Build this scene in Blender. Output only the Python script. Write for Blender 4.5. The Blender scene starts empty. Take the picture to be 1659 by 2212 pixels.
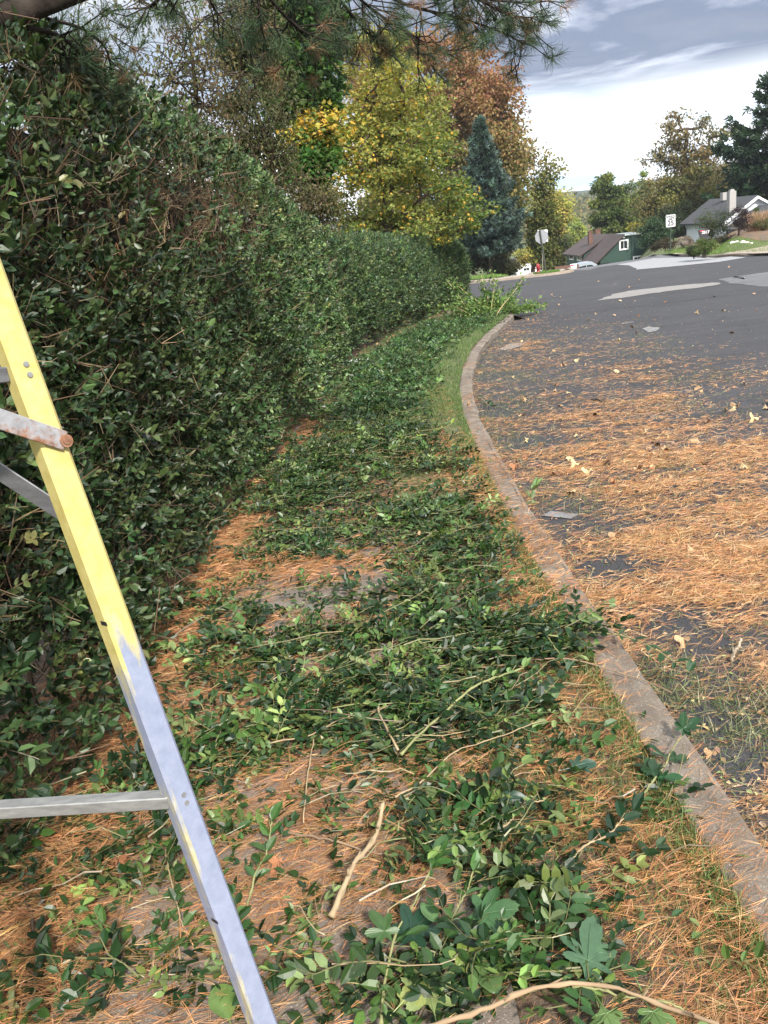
import bpy, math
import numpy as np
rng = np.random.default_rng(7)
C = bpy.context.scene.collection
PI = math.pi
# ------------------------------------------------------------------ layout camera
F = 838.0; H = 1.75; PIT = math.radians(18.7); ROLL = math.radians(7)
_r = np.array([1, 0, 0.]); _f = np.array([0, math.cos(PIT), -math.sin(PIT)]); _u = np.array([0, math.sin(PIT), math.cos(PIT)])
_cr = math.cos(ROLL)*_r-math.sin(ROLL)*_u; _cu = math.sin(ROLL)*_r+math.cos(ROLL)*_u
S = 1024/2212
def sray(x, y): return (x*S-384)/F*_cr-(y*S-512)/F*_cu+_f
def sm(a, b, x):
    t = np.clip((np.asarray(x, float)-a)/(b-a), 0, 1); return t*t*(3-2*t)
SL = 0.038
def zt(x, y):
    x = np.asarray(x, float); y = np.asarray(y, float)
    yc = np.interp(x, [-30, 7, 11.5, 13.2, 20.5, 24, 26, 28, 30, 36], [66, 66, 54, 54, 59.5, 66.5, 71.5, 77, 83, 98])
    base = -SL*np.minimum(y, 60)
    rise = 0.85*sm(.408, .45, x/np.maximum(y, 1))*sm(41.5, 53, y)
    drop = -6.4*sm(0, 24, y-yc)
    far = 5*sm(60, 200, x)*sm(60, 160, y)
    return base+rise+drop+far
def A(x, y, dz=0.0):
    """point of the ground seen at this place of the plan"""
    d = sray(x, y); t = 0.3
    while t < 400:
        p = t*d; z = H+p[2]
        if z <= float(zt(p[0], p[1]))+dz:
            for _ in range(12):
                t2 = t-0.01*max(t, 1)/6; q = t2*d
                if H+q[2] <= float(zt(q[0], q[1]))+dz: t = t2
                else: break
            p = t*d; break
        t += 0.02+0.004*t
    return np.array([p[0], p[1], float(zt(p[0], p[1]))+dz])
def Yp(x, y, Y):
    d = sray(x, y); t = Y/d[1]; return np.array([t*d[0], Y, H+t*d[2]])
# ------------------------------------------------------------------ mesh builder
class MB:
    def __init__(s): s.V = []; s.T = []; s.Cc = []; s.n = 0; s.mi = []
    def add(s, V, T, col=(1, 1, 1), mi=0):
        V = np.asarray(V, float).reshape(-1, 3); T = np.asarray(T, int).reshape(-1, 3)
        col = np.asarray(col, float)
        if col.ndim == 1: col = np.tile(col, (len(V), 1))
        s.V.append(V); s.T.append(T+s.n); s.Cc.append(col); s.n += len(V); s.mi.append(np.full(len(T), mi)); return s
    def poly(s, P, col=(1, 1, 1), mi=0):
        P = np.asarray(P, float); n = len(P)
        return s.add(P, [(0, i, i+1) for i in range(1, n-1)], col, mi)
    def box(s, c, d, col=(1, 1, 1), rz=0, R=None, mi=0, bev=0.0):
        hx, hy, hz = np.asarray(d)/2.
        if bev <= 0:
            V = np.array([(x, y, z) for z in (-hz, hz) for y in (-hy, hy) for x in (-hx, hx)])
            q = [(0, 2, 3, 1), (4, 5, 7, 6), (0, 1, 5, 4), (2, 6, 7, 3), (0, 4, 6, 2), (1, 3, 7, 5)]
        else:
            ring = lambda e, z: [(hx-e, -hy+0, z), (hx, -hy+bev, z), (hx, hy-bev, z), (hx-bev, hy, z), (-hx+bev, hy, z), (-hx, hy-bev, z), (-hx, -hy+bev, z), (-hx+bev, -hy, z)]
            V = []
            for z, k in ((-hz, 1), (-hz+bev, 0), (hz-bev, 0), (hz, 1)):
                r_ = np.array([(hx-bev, -hy, z), (hx, -hy+bev, z), (hx, hy-bev, z), (hx-bev, hy, z), (-hx+bev, hy, z), (-hx, hy-bev, z), (-hx, -hy+bev, z), (-hx+bev, -hy, z)])
                if k: r_[:, 0] *= (hx-bev)/hx; r_[:, 1] *= (hy-bev)/hy
                V.append(r_)
            V = np.concatenate(V); q = []
            for l in range(3):
                for i in range(8): q.append((l*8+i, l*8+(i+1) % 8, l*8+8+(i+1) % 8, l*8+8+i))
            T = [(a, b, c2) for a, b, c2, d2 in q]+[(a, c2, d2) for a, b, c2, d2 in q]
            T += [(0, i+1, i) for i in range(1, 7)]+[(24, 24+i, 25+i) for i in range(1, 7)]
            if R is None: R = rotz(rz)
            return s.add(V@np.asarray(R).T+np.asarray(c), T, col, mi)
        T = [t for a, b, c2, d2 in q for t in ((a, b, c2), (a, c2, d2))]
        if R is None: R = rotz(rz)
        return s.add(V@np.asarray(R).T+np.asarray(c), T, col, mi)
    def tube(s, P, r, k=6, col=(1, 1, 1), mi=0, cap=True):
        P = np.asarray(P, float); n = len(P); r = np.broadcast_to(np.asarray(r, float), (n,))
        t = np.gradient(P, axis=0); t /= np.linalg.norm(t, axis=1)[:, None]+1e-9
        a = np.array([0, 0, 1.]) if abs(t[0, 2]) < .9 else np.array([1., 0, 0])
        V = []
        for i in range(n):
            u = np.cross(t[i], a); u /= np.linalg.norm(u)+1e-9; w = np.cross(u, t[i]); a = w
            ang = np.arange(k)*2*PI/k
            V.append(P[i]+r[i]*(np.cos(ang)[:, None]*u+np.sin(ang)[:, None]*w))
        V = np.concatenate(V); T = []
        for i in range(n-1):
            for j in range(k):
                a0, b0 = i*k+j, i*k+(j+1) % k
                T += [(a0, b0, b0+k), (a0, b0+k, a0+k)]
        if cap:
            T += [(0, j+1, j) for j in range(1, k-1)]+[((n-1)*k, (n-1)*k+j, (n-1)*k+j+1) for j in range(1, k-1)]
        return s.add(V, T, col, mi)
    def lathe(s, prof, c, k=16, col=(1, 1, 1), R=None):
        V = []; n = len(prof)
        for r_, z in prof:
            for j in range(k): V.append((r_*math.cos(2*PI*j/k), r_*math.sin(2*PI*j/k), z))
        T = []
        for i in range(n-1):
            for j in range(k):
                a0, b0 = i*k+j, i*k+(j+1) % k
                T += [(a0, b0, b0+k), (a0, b0+k, a0+k)]
        V = np.array(V)
        if R is not None: V = V@np.asarray(R).T
        return s.add(V+np.asarray(c), T, col)
    def prism(s, P2, y0, y1, col=(1, 1, 1), mi=0):
        """outline in x,z extruded along y"""
        n = len(P2); V = [(p[0], y0, p[1]) for p in P2]+[(p[0], y1, p[1]) for p in P2]
        T = [(0, i, i+1) for i in range(1, n-1)]+[(n, n+i+1, n+i) for i in range(1, n-1)]
        for i in range(n):
            j = (i+1) % n; T += [(i, i+n, j+n), (i, j+n, j)]
        return s.add(V, T, col, mi)
    def build(s, name, mat, parent=None, smooth=False, loc=None, **tags):
        V = np.concatenate(s.V); T = np.concatenate(s.T); Cc = np.concatenate(s.Cc); mi = np.concatenate(s.mi)
        if parent is not None: V = V-np.array(parent.location)
        if loc is not None: V = V-np.asarray(loc)
        me = bpy.data.meshes.new(name)
        me.vertices.add(len(V)); me.vertices.foreach_set('co', V.astype(np.float32).ravel())
        me.loops.add(len(T)*3); me.loops.foreach_set('vertex_index', T.astype(np.int32).ravel())
        me.polygons.add(len(T)); me.polygons.foreach_set('loop_start', np.arange(0, len(T)*3, 3, dtype=np.int32))
        mats = mat if isinstance(mat, (list, tuple)) else [mat]
        for m in mats: me.materials.append(m)
        me.polygons.foreach_set('material_index', mi.astype(np.int32))
        me.polygons.foreach_set('use_smooth', np.full(len(T), smooth))
        at = me.color_attributes.new('Col', 'FLOAT_COLOR', 'POINT')
        at.data.foreach_set('color', np.concatenate([Cc, np.ones((len(V), 1))], 1).astype(np.float32).ravel())
        me.update(calc_edges=True)
        o = bpy.data.objects.new(name, me); C.objects.link(o)
        if parent is not None: o.parent = parent
        if loc is not None: o.location = tuple(loc)
        return tag(o, **tags)
def tag(o, label=None, cat=None, group=None, kind=None):
    if label: o['label'] = label
    if cat: o['category'] = cat
    if group: o['group'] = group
    if kind: o['kind'] = kind
    return o
def thing(name, label, cat, loc=(0, 0, 0), group=None):
    o = bpy.data.objects.new(name, None); o.location = tuple(float(v) for v in loc); o.empty_display_size = .2
    C.objects.link(o); return tag(o, label, cat, group)
def rotz(a): c, s_ = math.cos(a), math.sin(a); return np.array([[c, -s_, 0], [s_, c, 0], [0, 0, 1]])
def img(P):
    q = np.asarray(P)-np.array([0, 0, H]); w = q@_f; return (384+F*(q@_cr)/w)/S, (512-F*(q@_cu)/w)/S
def unit(v): v = np.asarray(v, float); return v/(np.linalg.norm(v, axis=-1, keepdims=True)+1e-9)
def frames(d, up=None, spin=None):
    """columns X, Y(=d), Z"""
    d = unit(d); n = len(d)
    up = np.tile([0, 0, 1.], (n, 1)) if up is None else unit(up)
    x = np.cross(d, up); bad = np.linalg.norm(x, axis=1) < .05; x[bad] = np.cross(d[bad], [1., 0, .2]); x = unit(x)
    z = np.cross(x, d)
    if spin is not None:
        c, s_ = np.cos(spin)[:, None], np.sin(spin)[:, None]; x, z = c*x+s_*z, -s_*x+c*z
    return np.stack([x, d, z], axis=2)
def scatter(mb, tmpl, pos, R, sc, col, stemcol=(.16, .12, .06)):
    """tmpl = (V, T, kind, vary): kind 0 takes the instance colour, 1 the stem colour, 2 the pale underside"""
    V, T, kind, vary = tmpl; n = len(pos)
    if n == 0: return
    sc = np.broadcast_to(np.asarray(sc, float), (n,))
    out = np.einsum('nij,vj->nvi', R, V)*sc[:, None, None]+pos[:, None, :]
    cc = np.asarray(col, float)
    if cc.ndim == 1: cc = np.tile(cc, (n, 1))
    cv = cc[:, None, :]*vary[None, :, None]
    cv = np.where((kind == 1)[None, :, None], np.asarray(stemcol)[None, None, :], cv)
    cv = np.where((kind == 2)[None, :, None], cv*1.3+np.array([.012, .018, .008]), cv)
    TT = (T[None]+(np.arange(n)*len(V))[:, None, None]).reshape(-1, 3)
    mb.add(out.reshape(-1, 3), TT, cv.reshape(-1, 3))
def pick(cols, w, n, jit=.18):
    cols = np.asarray(cols, float); w = np.asarray(w, float); w = w/w.sum()
    c = cols[rng.choice(len(cols), n, p=w)]
    return np.clip(c*(1+rng.normal(0, jit, (n, 1)))*(1+rng.normal(0, .06, (n, 3))), .002, 1)
def fbm(x, y, seed=0, f=1.0, o=4):
    r2 = np.random.default_rng(seed); v = 0; a = 1
    for i in range(o):
        for _ in range(3):
            th = r2.uniform(0, 2*PI); ph = r2.uniform(0, 2*PI); k = f*r2.uniform(.7, 1.3)
            v = v+a*np.sin(k*(x*math.cos(th)+y*math.sin(th))+ph+1.3*np.sin(k*.6*(x*math.sin(th)-y*math.cos(th))+ph*2))
        a *= .6; f *= 2.1
    return v/3.2
# ------------------------------------------------------------------ materials
def newmat(name):
    m = bpy.data.materials.new(name); m.use_nodes = True; nt = m.node_tree
    return m, nt, nt.nodes['Principled BSDF']
def N(nt, t, **k):
    n = nt.nodes.new(t)
    for a, b in k.items():
        if a in n.inputs: n.inputs[a].default_value = b
        else: setattr(n, a, b)
    return n
def objco(nt, sc=1.0):
    t = nt.nodes.new('ShaderNodeTexCoord'); mp = nt.nodes.new('ShaderNodeMapping')
    mp.inputs['Scale'].default_value = (sc, sc, sc) if not isinstance(sc, tuple) else sc
    nt.links.new(t.outputs['Object'], mp.inputs[0]); return mp.outputs[0]
def noise(nt, co, scale, detail=5, rough=.6):
    n = N(nt, 'ShaderNodeTexNoise', Scale=scale, Detail=detail, Roughness=rough); nt.links.new(co, n.inputs['Vector']); return n.outputs['Fac']
def ramp(nt, fac, pts):
    r = nt.nodes.new('ShaderNodeValToRGB'); e = r.color_ramp.elements
    while len(e) < len(pts): e.new(.5)
    for i, (p, c) in enumerate(pts): e[i].position = p; e[i].color = (*c, 1) if len(c) == 3 else c
    nt.links.new(fac, r.inputs[0]); return r.outputs[0]
def mix(nt, fac, a, b, bt='MIX'):
    m = nt.nodes.new('ShaderNodeMix'); m.data_type = 'RGBA'; m.blend_type = bt
    for i, v in ((0, fac), (6, a), (7, b)):
        if isinstance(v, (int, float)): m.inputs[i].default_value = v
        elif isinstance(v, tuple): m.inputs[i].default_value = (*v, 1)
        else: nt.links.new(v, m.inputs[i])
    return m.outputs[2]
def bump(nt, p, fac, strength=.4, dist=.01):
    b = N(nt, 'ShaderNodeBump', Strength=strength, Distance=dist); nt.links.new(fac, b.inputs['Height']); nt.links.new(b.outputs[0], p.inputs['Normal']); return b
def leafmat(name, rough=.5, tr=.25, spec=.4, detail=0):
    m, nt, p = newmat(name); a = N(nt, 'ShaderNodeVertexColor', layer_name='Col')
    col = a.outputs[0]
    if detail:
        f = noise(nt, objco(nt, 1), detail, 3); col = mix(nt, .5, col, ramp(nt, f, [(.3, (.55, .55, .55)), (.7, (1, 1, 1))]), 'MULTIPLY')
    nt.links.new(col, p.inputs['Base Color']); p.inputs['Roughness'].default_value = rough; p.inputs['Specular IOR Level'].default_value = spec
    if tr > 0:
        t = N(nt, 'ShaderNodeBsdfTranslucent'); g = mix(nt, 1.0, col, (1.0, 1.1, .5), 'MULTIPLY'); nt.links.new(g, t.inputs[0])
        ms = N(nt, 'ShaderNodeMixShader', Fac=tr); nt.links.new(p.outputs[0], ms.inputs[1]); nt.links.new(t.outputs[0], ms.inputs[2])
        nt.links.new(ms.outputs[0], nt.nodes['Material Output'].inputs[0])
    return m
M = {}
M['privet'] = leafmat('privet_leaf', .42, .14, .38)
M['cut_leaf'] = leafmat('cut_leaf', .40, .20, .4, 60)
M['leaf'] = leafmat('tree_leaf', .55, .38, .3)
M['dull'] = leafmat('dry_matter', .8, 0, .15)
M['needle'] = leafmat('pine_needle', .6, .1, .3)
M['blade'] = leafmat('grass_blade', .6, .25, .3)
def plain(name, c, rough=.6, nscale=0, var=.25, metal=0, bmp=0, bscale=60):
    m, nt, p = newmat(name); p.inputs['Specular IOR Level'].default_value = .1 if rough > .85 else .5; p.inputs['Roughness'].default_value = rough; p.inputs['Metallic'].default_value = metal
    if nscale:
        f = noise(nt, objco(nt), nscale, 6); c0 = tuple(v*(1-var) for v in c); c1 = tuple(min(1, v*(1+var)) for v in c)
        nt.links.new(ramp(nt, f, [(.3, c0), (.7, c1)]), p.inputs['Base Color'])
    else: p.inputs['Base Color'].default_value = (*c, 1)
    if bmp: bump(nt, p, noise(nt, objco(nt), bscale, 4), bmp, .01)
    return m
M['bark'] = plain('bark', (.075, .055, .04), .9, 14, .5, bmp=.7, bscale=25)
M['bark_pine'] = plain('pine_bark', (.030, .024, .020), .95, 9, .7, bmp=1, bscale=12)
M['white'] = plain('white_paint', (.78, .79, .8), .5, 5, .05)
M['glass'] = plain('window_glass', (.02, .025, .03), .08)
M['dark'] = plain('dark_metal', (.02, .02, .022), .5)
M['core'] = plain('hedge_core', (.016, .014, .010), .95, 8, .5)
def mk_soil():
    m, nt, p = newmat('soil_litter'); co = objco(nt)
    f1 = noise(nt, co, 1.6, 6); f2 = noise(nt, co, 28, 5, .75)
    mp = objco(nt, (60, 9, 30)); f3 = noise(nt, mp, 2.2, 4, .8)
    base = ramp(nt, f2, [(.3, (.045, .035, .025)), (.5, (.10, .078, .058)), (.72, (.19, .15, .115))])
    nd = ramp(nt, f3, [(.35, (.09, .045, .02)), (.6, (.30, .15, .065))])
    c = mix(nt, ramp(nt, f1, [(.42, (0, 0, 0)), (.6, (.75, .75, .75))]), base, nd)
    nt.links.new(c, p.inputs['Base Color']); p.inputs['Roughness'].default_value = .95; bump(nt, p, f2, .8, .03); return m
M['soil'] = mk_soil()
def mk_field():
    m, nt, p = newmat('grass_ground'); co = objco(nt); f = noise(nt, co, 3, 8, .7); g = noise(nt, co, .12, 3)
    c = mix(nt, g, ramp(nt, f, [(.3, (.03, .05, .015)), (.7, (.11, .16, .04))]), ramp(nt, f, [(.3, (.06, .05, .025)), (.7, (.13, .13, .05))]))
    nt.links.new(c, p.inputs['Base Color']); p.inputs['Roughness'].default_value = .95; return m
M['field'] = mk_field()
def mk_asphalt(name, lo, hi, big=.5):
    m, nt, p = newmat(name); co = objco(nt); f = noise(nt, co, 90, 4, .8); g = noise(nt, co, .45, 6, .65)
    v = N(nt, 'ShaderNodeTexVoronoi', Scale=130); nt.links.new(co, v.inputs['Vector'])
    c = ramp(nt, f, [(.3, lo), (.7, hi)]); c = mix(nt, big, c, ramp(nt, g, [(.3, (.55, .55, .56)), (.7, (1.35, 1.33, 1.32))]), 'MULTIPLY')
    st = N(nt, 'ShaderNodeTexNoise', Scale=1.0, Detail=5); mpp = objco(nt, (.25, 3.0, 1)); nt.links.new(mpp, st.inputs['Vector'])
    c = mix(nt, .5, c, ramp(nt, st.outputs['Fac'], [(.35, (.8, .8, .8)), (.65, (1.25, 1.25, 1.25))]), 'MULTIPLY')
    # fine dark crack lines
    vc = N(nt, 'ShaderNodeTexVoronoi', feature='DISTANCE_TO_EDGE', Scale=.28); wn = N(nt, 'ShaderNodeTexNoise', Scale=1.1, Detail=5); nt.links.new(co, wn.inputs['Vector'])
    ad = N(nt, 'ShaderNodeVectorMath', operation='ADD'); nt.links.new(co, ad.inputs[0]); nt.links.new(wn.outputs['Color'], ad.inputs[1]); nt.links.new(ad.outputs[0], vc.inputs['Vector'])
    c = mix(nt, .45, c, ramp(nt, vc.outputs['Distance'], [(.0, (.35, .35, .35)), (.012, (1, 1, 1))]), 'MULTIPLY')
    nt.links.new(c, p.inputs['Base Color']); p.inputs['Roughness'].default_value = .82; bump(nt, p, v.outputs['Distance'], .5, .006); return m
M['asphalt'] = mk_asphalt('asphalt', (.020, .0195, .0225), (.052, .050, .057))
M['asphalt_old'] = mk_asphalt('old_asphalt', (.085, .085, .09), (.135, .135, .145))
def mk_conc(name, c0, c1, sp=(.5, .45, .4)):
    m, nt, p = newmat(name); co = objco(nt); f = noise(nt, co, 6, 8, .7); g = noise(nt, co, 120, 3, .8)
    c = ramp(nt, f, [(.3, c0), (.7, c1)]); c = mix(nt, ramp(nt, g, [(.58, (0, 0, 0)), (.66, (.7, .7, .7))]), c, sp)
    if name == 'kerb_concrete': c = mix(nt, ramp(nt, noise(nt, co, 7, 9, .75), [(.60, (0, 0, 0)), (.68, (.8, .8, .8))]), c, (.46, .42, .36)); c = mix(nt, ramp(nt, noise(nt, co, 2.2, 6, .7), [(.42, (0, 0, 0)), (.62, (.6, .6, .6))]), c, (.10, .065, .045))
    nt.links.new(c, p.inputs['Base Color']); p.inputs['Roughness'].default_value = .9; bump(nt, p, g, .7, .008); return m
M['kerb'] = mk_conc('kerb_concrete', (.12, .098, .078), (.25, .21, .17))
M['kerb_far'] = mk_conc('far_kerb_concrete', (.22, .18, .14), (.38, .31, .25))
M['pale'] = mk_conc('pale_concrete', (.20, .20, .21), (.29, .29, .31)); M['wedge'] = mk_conc('patch_concrete', (.16, .15, .145), (.24, .225, .215)); M['scuff'] = mk_conc('scuffed_asphalt', (.13, .13, .135), (.22, .22, .23))
M['walk'] = mk_conc('walk_concrete', (.13, .105, .085), (.22, .18, .15))
M['walk_far'] = mk_conc('far_walk_concrete', (.24, .19, .155), (.34, .28, .23))
def mk_siding(name, c, scale, rough=.6, vert=False, d=.15):
    m, nt, p = newmat(name); w = N(nt, 'ShaderNodeTexWave', Scale=scale, Distortion=.0); w.bands_direction = 'X' if vert else 'Z'; w.wave_profile = 'SAW'
    co = objco(nt); nt.links.new(co, w.inputs['Vector'])
    if vert: w.bands_direction = 'Y'
    f = noise(nt, co, 2.5, 5)
    cc = mix(nt, 1.0, ramp(nt, w.outputs['Fac'], [(.0, (1-d*2,)*3), (.12, (1, 1, 1)), (1, (1-d,)*3)]), c, 'MULTIPLY')
    cc = mix(nt, .35, cc, ramp(nt, f, [(.3, (.7, .7, .7)), (.7, (1.1, 1.1, 1.1))]), 'MULTIPLY')
    nt.links.new(cc, p.inputs['Base Color']); p.inputs['Roughness'].default_value = rough; return m
M['green_siding'] = mk_siding('green_siding', (.024, .062, .048), 1.6)
M['white_siding'] = mk_siding('white_siding', (.74, .77, .84), 1.6)
M['board'] = mk_siding('board_and_batten', (.80, .84, .92), 1.6, vert=True)
M['brown_roof'] = plain('brown_shingles', (.062, .042, .040), .85, 4, .25, bmp=.3, bscale=30)
M['grey_roof'] = plain('grey_shingles', (.045, .046, .052), .85, 4, .25, bmp=.3, bscale=30)
def mk_brick(name, a, b, mo):
    m, nt, p = newmat(name); t = N(nt, 'ShaderNodeTexBrick', Scale=9.0); t.inputs['Color1'].default_value = (*a, 1); t.inputs['Color2'].default_value = (*b, 1); t.inputs['Mortar'].default_value = (*mo, 1)
    tc = N(nt, 'ShaderNodeTexCoord'); mp = N(nt, 'ShaderNodeMapping'); mp.inputs['Rotation'].default_value = (PI/2, 0, 0); nt.links.new(tc.outputs['Object'], mp.inputs[0]); nt.links.new(mp.outputs[0], t.inputs['Vector'])
    nt.links.new(t.outputs[0], p.inputs['Base Color']); p.inputs['Roughness'].default_value = .9; return m
M['brick'] = mk_brick('red_brick', (.16, .055, .035), (.085, .04, .03), (.2, .17, .14))
M['brick_white'] = mk_brick('painted_brick', (.4, .39, .38), (.33, .31, .30), (.25, .24, .23))
# ------------------------------------------------------------------ leaf templates
def T_(V, T, kind=0, vary=1.0):
    V = np.asarray(V, float); return (V, np.asarray(T, int), np.full(len(V), kind), np.full(len(V), vary, float))
def leaf_oval(L=1., W=.45, fold=.12, curl=.12):
    y = [0, .3, .68, 1.0]
    V = [(0, 0, 0), (0, .3*L, -fold*W*.4), (0, .68*L, -fold*W*.3-curl*.1*L), (0, L, -curl*.45*L),
         (-W*.46, .28*L, fold*W), (-W*.42, .68*L, fold*W-curl*.12*L), (W*.46, .28*L, fold*W), (W*.42, .68*L, fold*W-curl*.12*L)]
    T = [(0, 1, 4), (1, 2, 5), (1, 5, 4), (2, 3, 5), (0, 6, 1), (1, 6, 7), (1, 7, 2), (2, 7, 3)]
    return T_(V, T)
def leaf_big(L=1., W=.5, fold=.12, curl=.2, seed=0):
    r2 = np.random.default_rng(seed); V = []; n = 15; cols_ = (-1, -.5, 0, .5, 1)
    for i in range(n):
        t = i/(n-1); w_ = W/2*(math.sin(PI*min(1, t*1.02)**.85)**.75 if 0 < t < 1 else 0)*(1+.05*(i % 2))
        for c in cols_: V.append((c*w_*L, t*L, L*(fold*abs(c)*w_*1.6-curl*t*t*.5+.02*math.sin(9*t+c*3+seed))))
    T = []
    for i in range(n-1):
        for j in range(4): a = i*5+j; T += [(a, a+1, a+6), (a, a+6, a+5)]
    return T_(V, T)
def leaf_kite(L=1., W=.5, bend=.15):
    return T_([(0, 0, 0), (-W/2, .45*L, .1*L), (0, L, -bend*L), (W/2, .45*L, .1*L)], [(0, 3, 2), (0, 2, 1)])
def leaf_lobed(L=1., seed=0, lobes=5, cup=.1):
    """deeply cut toothed leaf: pointed lobes of unequal length round the stalk"""
    r2 = np.random.default_rng(seed); n = 90; lb = [(0, 1.0, .62), (.92, .80, .52), (-.92, .76, .52), (1.85, .50, .55), (-1.85, .52, .55)]
    if lobes == 3: lb = [(0, 1.0, .75), (1.05, .72, .6), (-.95, .45, .8), (-1.9, .42, .6), (1.9, .42, .6)]
    lb = [(a+r2.normal(0, .06), l*r2.uniform(.88, 1.1), w_*r2.uniform(.9, 1.1)) for a, l, w_ in lb]
    th = np.linspace(-PI*.86, PI*.86, n); V = []
    for i, t in enumerate(th):
        rad = max([.27*(1-.25*abs(t)/PI)]+[l*max(0, 1-(abs(t-a)/w_)**1.35)**.62 for a, l, w_ in lb]); rad *= 1+.055*(i % 2)-.02; V.append((rad*math.sin(t)*.68, .30+rad*math.cos(t)*.70, 0))
    V = np.vstack([[(0, .32, 0)], V, [(0, 0, 0)]])
    d = np.hypot(V[:, 0], V[:, 1]-.32); ang = np.arctan2(V[:, 0], V[:, 1]-.3)
    V[:, 2] = cup*1.1*np.sin(ang*3+seed)*d-cup*1.6*d*d+cup*.8*np.abs(V[:, 0])
    V[:, 2] -= .12*np.sin(seed*1.7)*V[:, 0]
    T = [(0, i+1, i) for i in range(1, n)]+[(0, 1, n+1), (0, n+1, n)]
    return T_(V*L, T)
def lobed_z(x, y, seed, cup):
    d = math.hypot(x, y-.32); an = math.atan2(x, y-.3); return cup*1.1*math.sin(an*3+seed)*d-cup*1.6*d*d+cup*.8*abs(x)-.12*math.sin(seed*1.7)*x
def leaf_maple(L=1.):
    a = [(0, 0), (.16, .12), (.42, .02), (.36, .2), (.52, .42), (.3, .46), (.26, .62), (.12, .6), (0, 1), (-.12, .6), (-.26, .62), (-.3, .46), (-.52, .42), (-.36, .2), (-.42, .02), (-.16, .12)]
    V = [(0, .35, .06)]+[(x, y, -.12*abs(x)*2) for x, y in a]
    n = len(a); return T_(np.array(V)*L, [(0, i+1, (i+1) % n+1) for i in range(n)])
def merge(parts):
    V, T, K, W = [], [], [], []; n = 0
    for (v, t, k, w) in parts: V.append(v); T.append(t+n); K.append(k); W.append(w); n += len(v)
    return (np.concatenate(V), np.concatenate(T), np.concatenate(K), np.concatenate(W))
def place(tm, pos, d, up, sc, kind=None, vary=1.0, spin=0.):
    R = frames(np.array([d], float), np.array([up], float), np.array([spin]))[0]
    V = tm[0]@R.T*sc+np.asarray(pos); return (V, tm[1], tm[2] if kind is None else np.full(len(V), kind), tm[3]*vary)
def tube_t(P, r, k=3):
    b = MB(); b.tube(P, r, k, cap=False); return (b.V[0], b.T[0], np.full(len(b.V[0]), 1), np.ones(len(b.V[0])))
def sprig(L=.25, pairs=9, leafL=.04, simple=False, seed=0, flat=.5, stem=.0016, bare=0.12, wid=.46):
    """a shoot with opposite leaves along +Y"""
    r2 = np.random.default_rng(seed); n = 5
    P = np.array([(r2.normal(0, .02)*i/4*L*4, L*i/(n-1), -.06*L*(i/(n-1))**2+r2.normal(0, .01)*L) for i in range(n)])
    parts = [tube_t(P, np.linspace(stem*1.5, stem*.6, n), 3)]
    tm = leaf_kite(1, wid) if simple else leaf_oval(1, wid, r2.uniform(.05, .25), r2.uniform(0, .3))
    for i in range(pairs):
        t = bare+(1-bare)*(i+.3)/pairs; p = np.array([np.interp(t, np.linspace(0, 1, n), P[:, c]) for c in range(3)])
        for s_ in (-1, 1):
            if r2.random() < .22: continue
            al = r2.uniform(.45, 1.35) if i < pairs-1 else .35
            d = (s_*math.sin(al), math.cos(al), r2.normal(.12, .38))
            up = (r2.normal(0, flat*.8), r2.normal(0, flat*.7), 1)
            k = 2 if r2.random() < .15 else 0
            parts.append(place(tm, p, d, up, leafL*r2.uniform(.65, 1.15), kind=k, vary=r2.uniform(.7, 1.35)))
    return merge(parts)
SP = [sprig(.17+.025*(i % 4), 4+i % 4, .050, seed=i, wid=.52) for i in range(12)]
SPH = [sprig(.14, 4, .040+.0022*i, seed=20+i, flat=.9, wid=.56) for i in range(10)]
SPF = [sprig(.16, 5, .050, simple=True, seed=40+i, flat=1., wid=.6) for i in range(6)]
# ------------------------------------------------------------------ structure: ground, road, kerb
def grid(name, xs, ys, dz, mat, fn=None, **k):
    X, Y = np.meshgrid(xs, ys); Z = zt(X, Y)+dz
    if fn is not None: Z = Z+fn(X, Y)
    b = MB(); nx, ny = len(xs), len(ys); i = (np.arange(ny-1)[:, None]*nx+np.arange(nx-1)[None]).ravel()
    b.add(np.stack([X.ravel(), Y.ravel(), Z.ravel()], 1), np.concatenate([np.stack([i, i+1, i+nx+1], 1), np.stack([i, i+nx+1, i+nx], 1)]))
    return b.build(name, mat, smooth=True, **k)
xs = np.concatenate([np.linspace(-400, -60, 18), np.linspace(-50, 90, 71), np.linspace(100, 900, 41)])
ys = np.concatenate([np.linspace(-60, -10, 6), np.linspace(-5, 130, 68), np.linspace(140, 700, 29)])
grid('ground', xs, ys, -.22, M['field'], kind='structure')
# kerb line: outer (road) edge, inner edge 0.15 m to the left
KO = np.array([(.97, -3.), (.97, 0), (.98, 2.), (.985, 3.3), (.985, 4.6), (1.03, 6.), (1.09, 7.6), (1.18, 9.2), (1.38, 11.2), (1.68, 13.2), (2.15, 15.6), (2.75, 18.), (3.55, 20.8), (4.0, 22.3)])
CORN = np.array([(4.0, 22.3), (4.25, 23.8), (4.2, 25.3), (4.1, 27.2), (3.7, 29.8), (2.4, 32), (-3, 35.8), (-14, 40), (-45, 46)])
def dens(P, step):
    P = np.asarray(P, float); d = np.r_[0, np.cumsum(np.linalg.norm(np.diff(P, axis=0), axis=1))]; n = max(2, int(d[-1]/step))
    t = np.linspace(0, d[-1], n); Q = np.stack([np.interp(t, d, P[:, i]) for i in range(P.shape[1])], 1)
    if n > 12:
        for _ in range(3): Q[1:-1] = (Q[:-2]+2*Q[1:-1]+Q[2:])/4
    return Q, t
EDGE = np.vstack([KO, CORN[1:]])
def xk(y): return np.interp(y, KO[:, 1], KO[:, 0])
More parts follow.
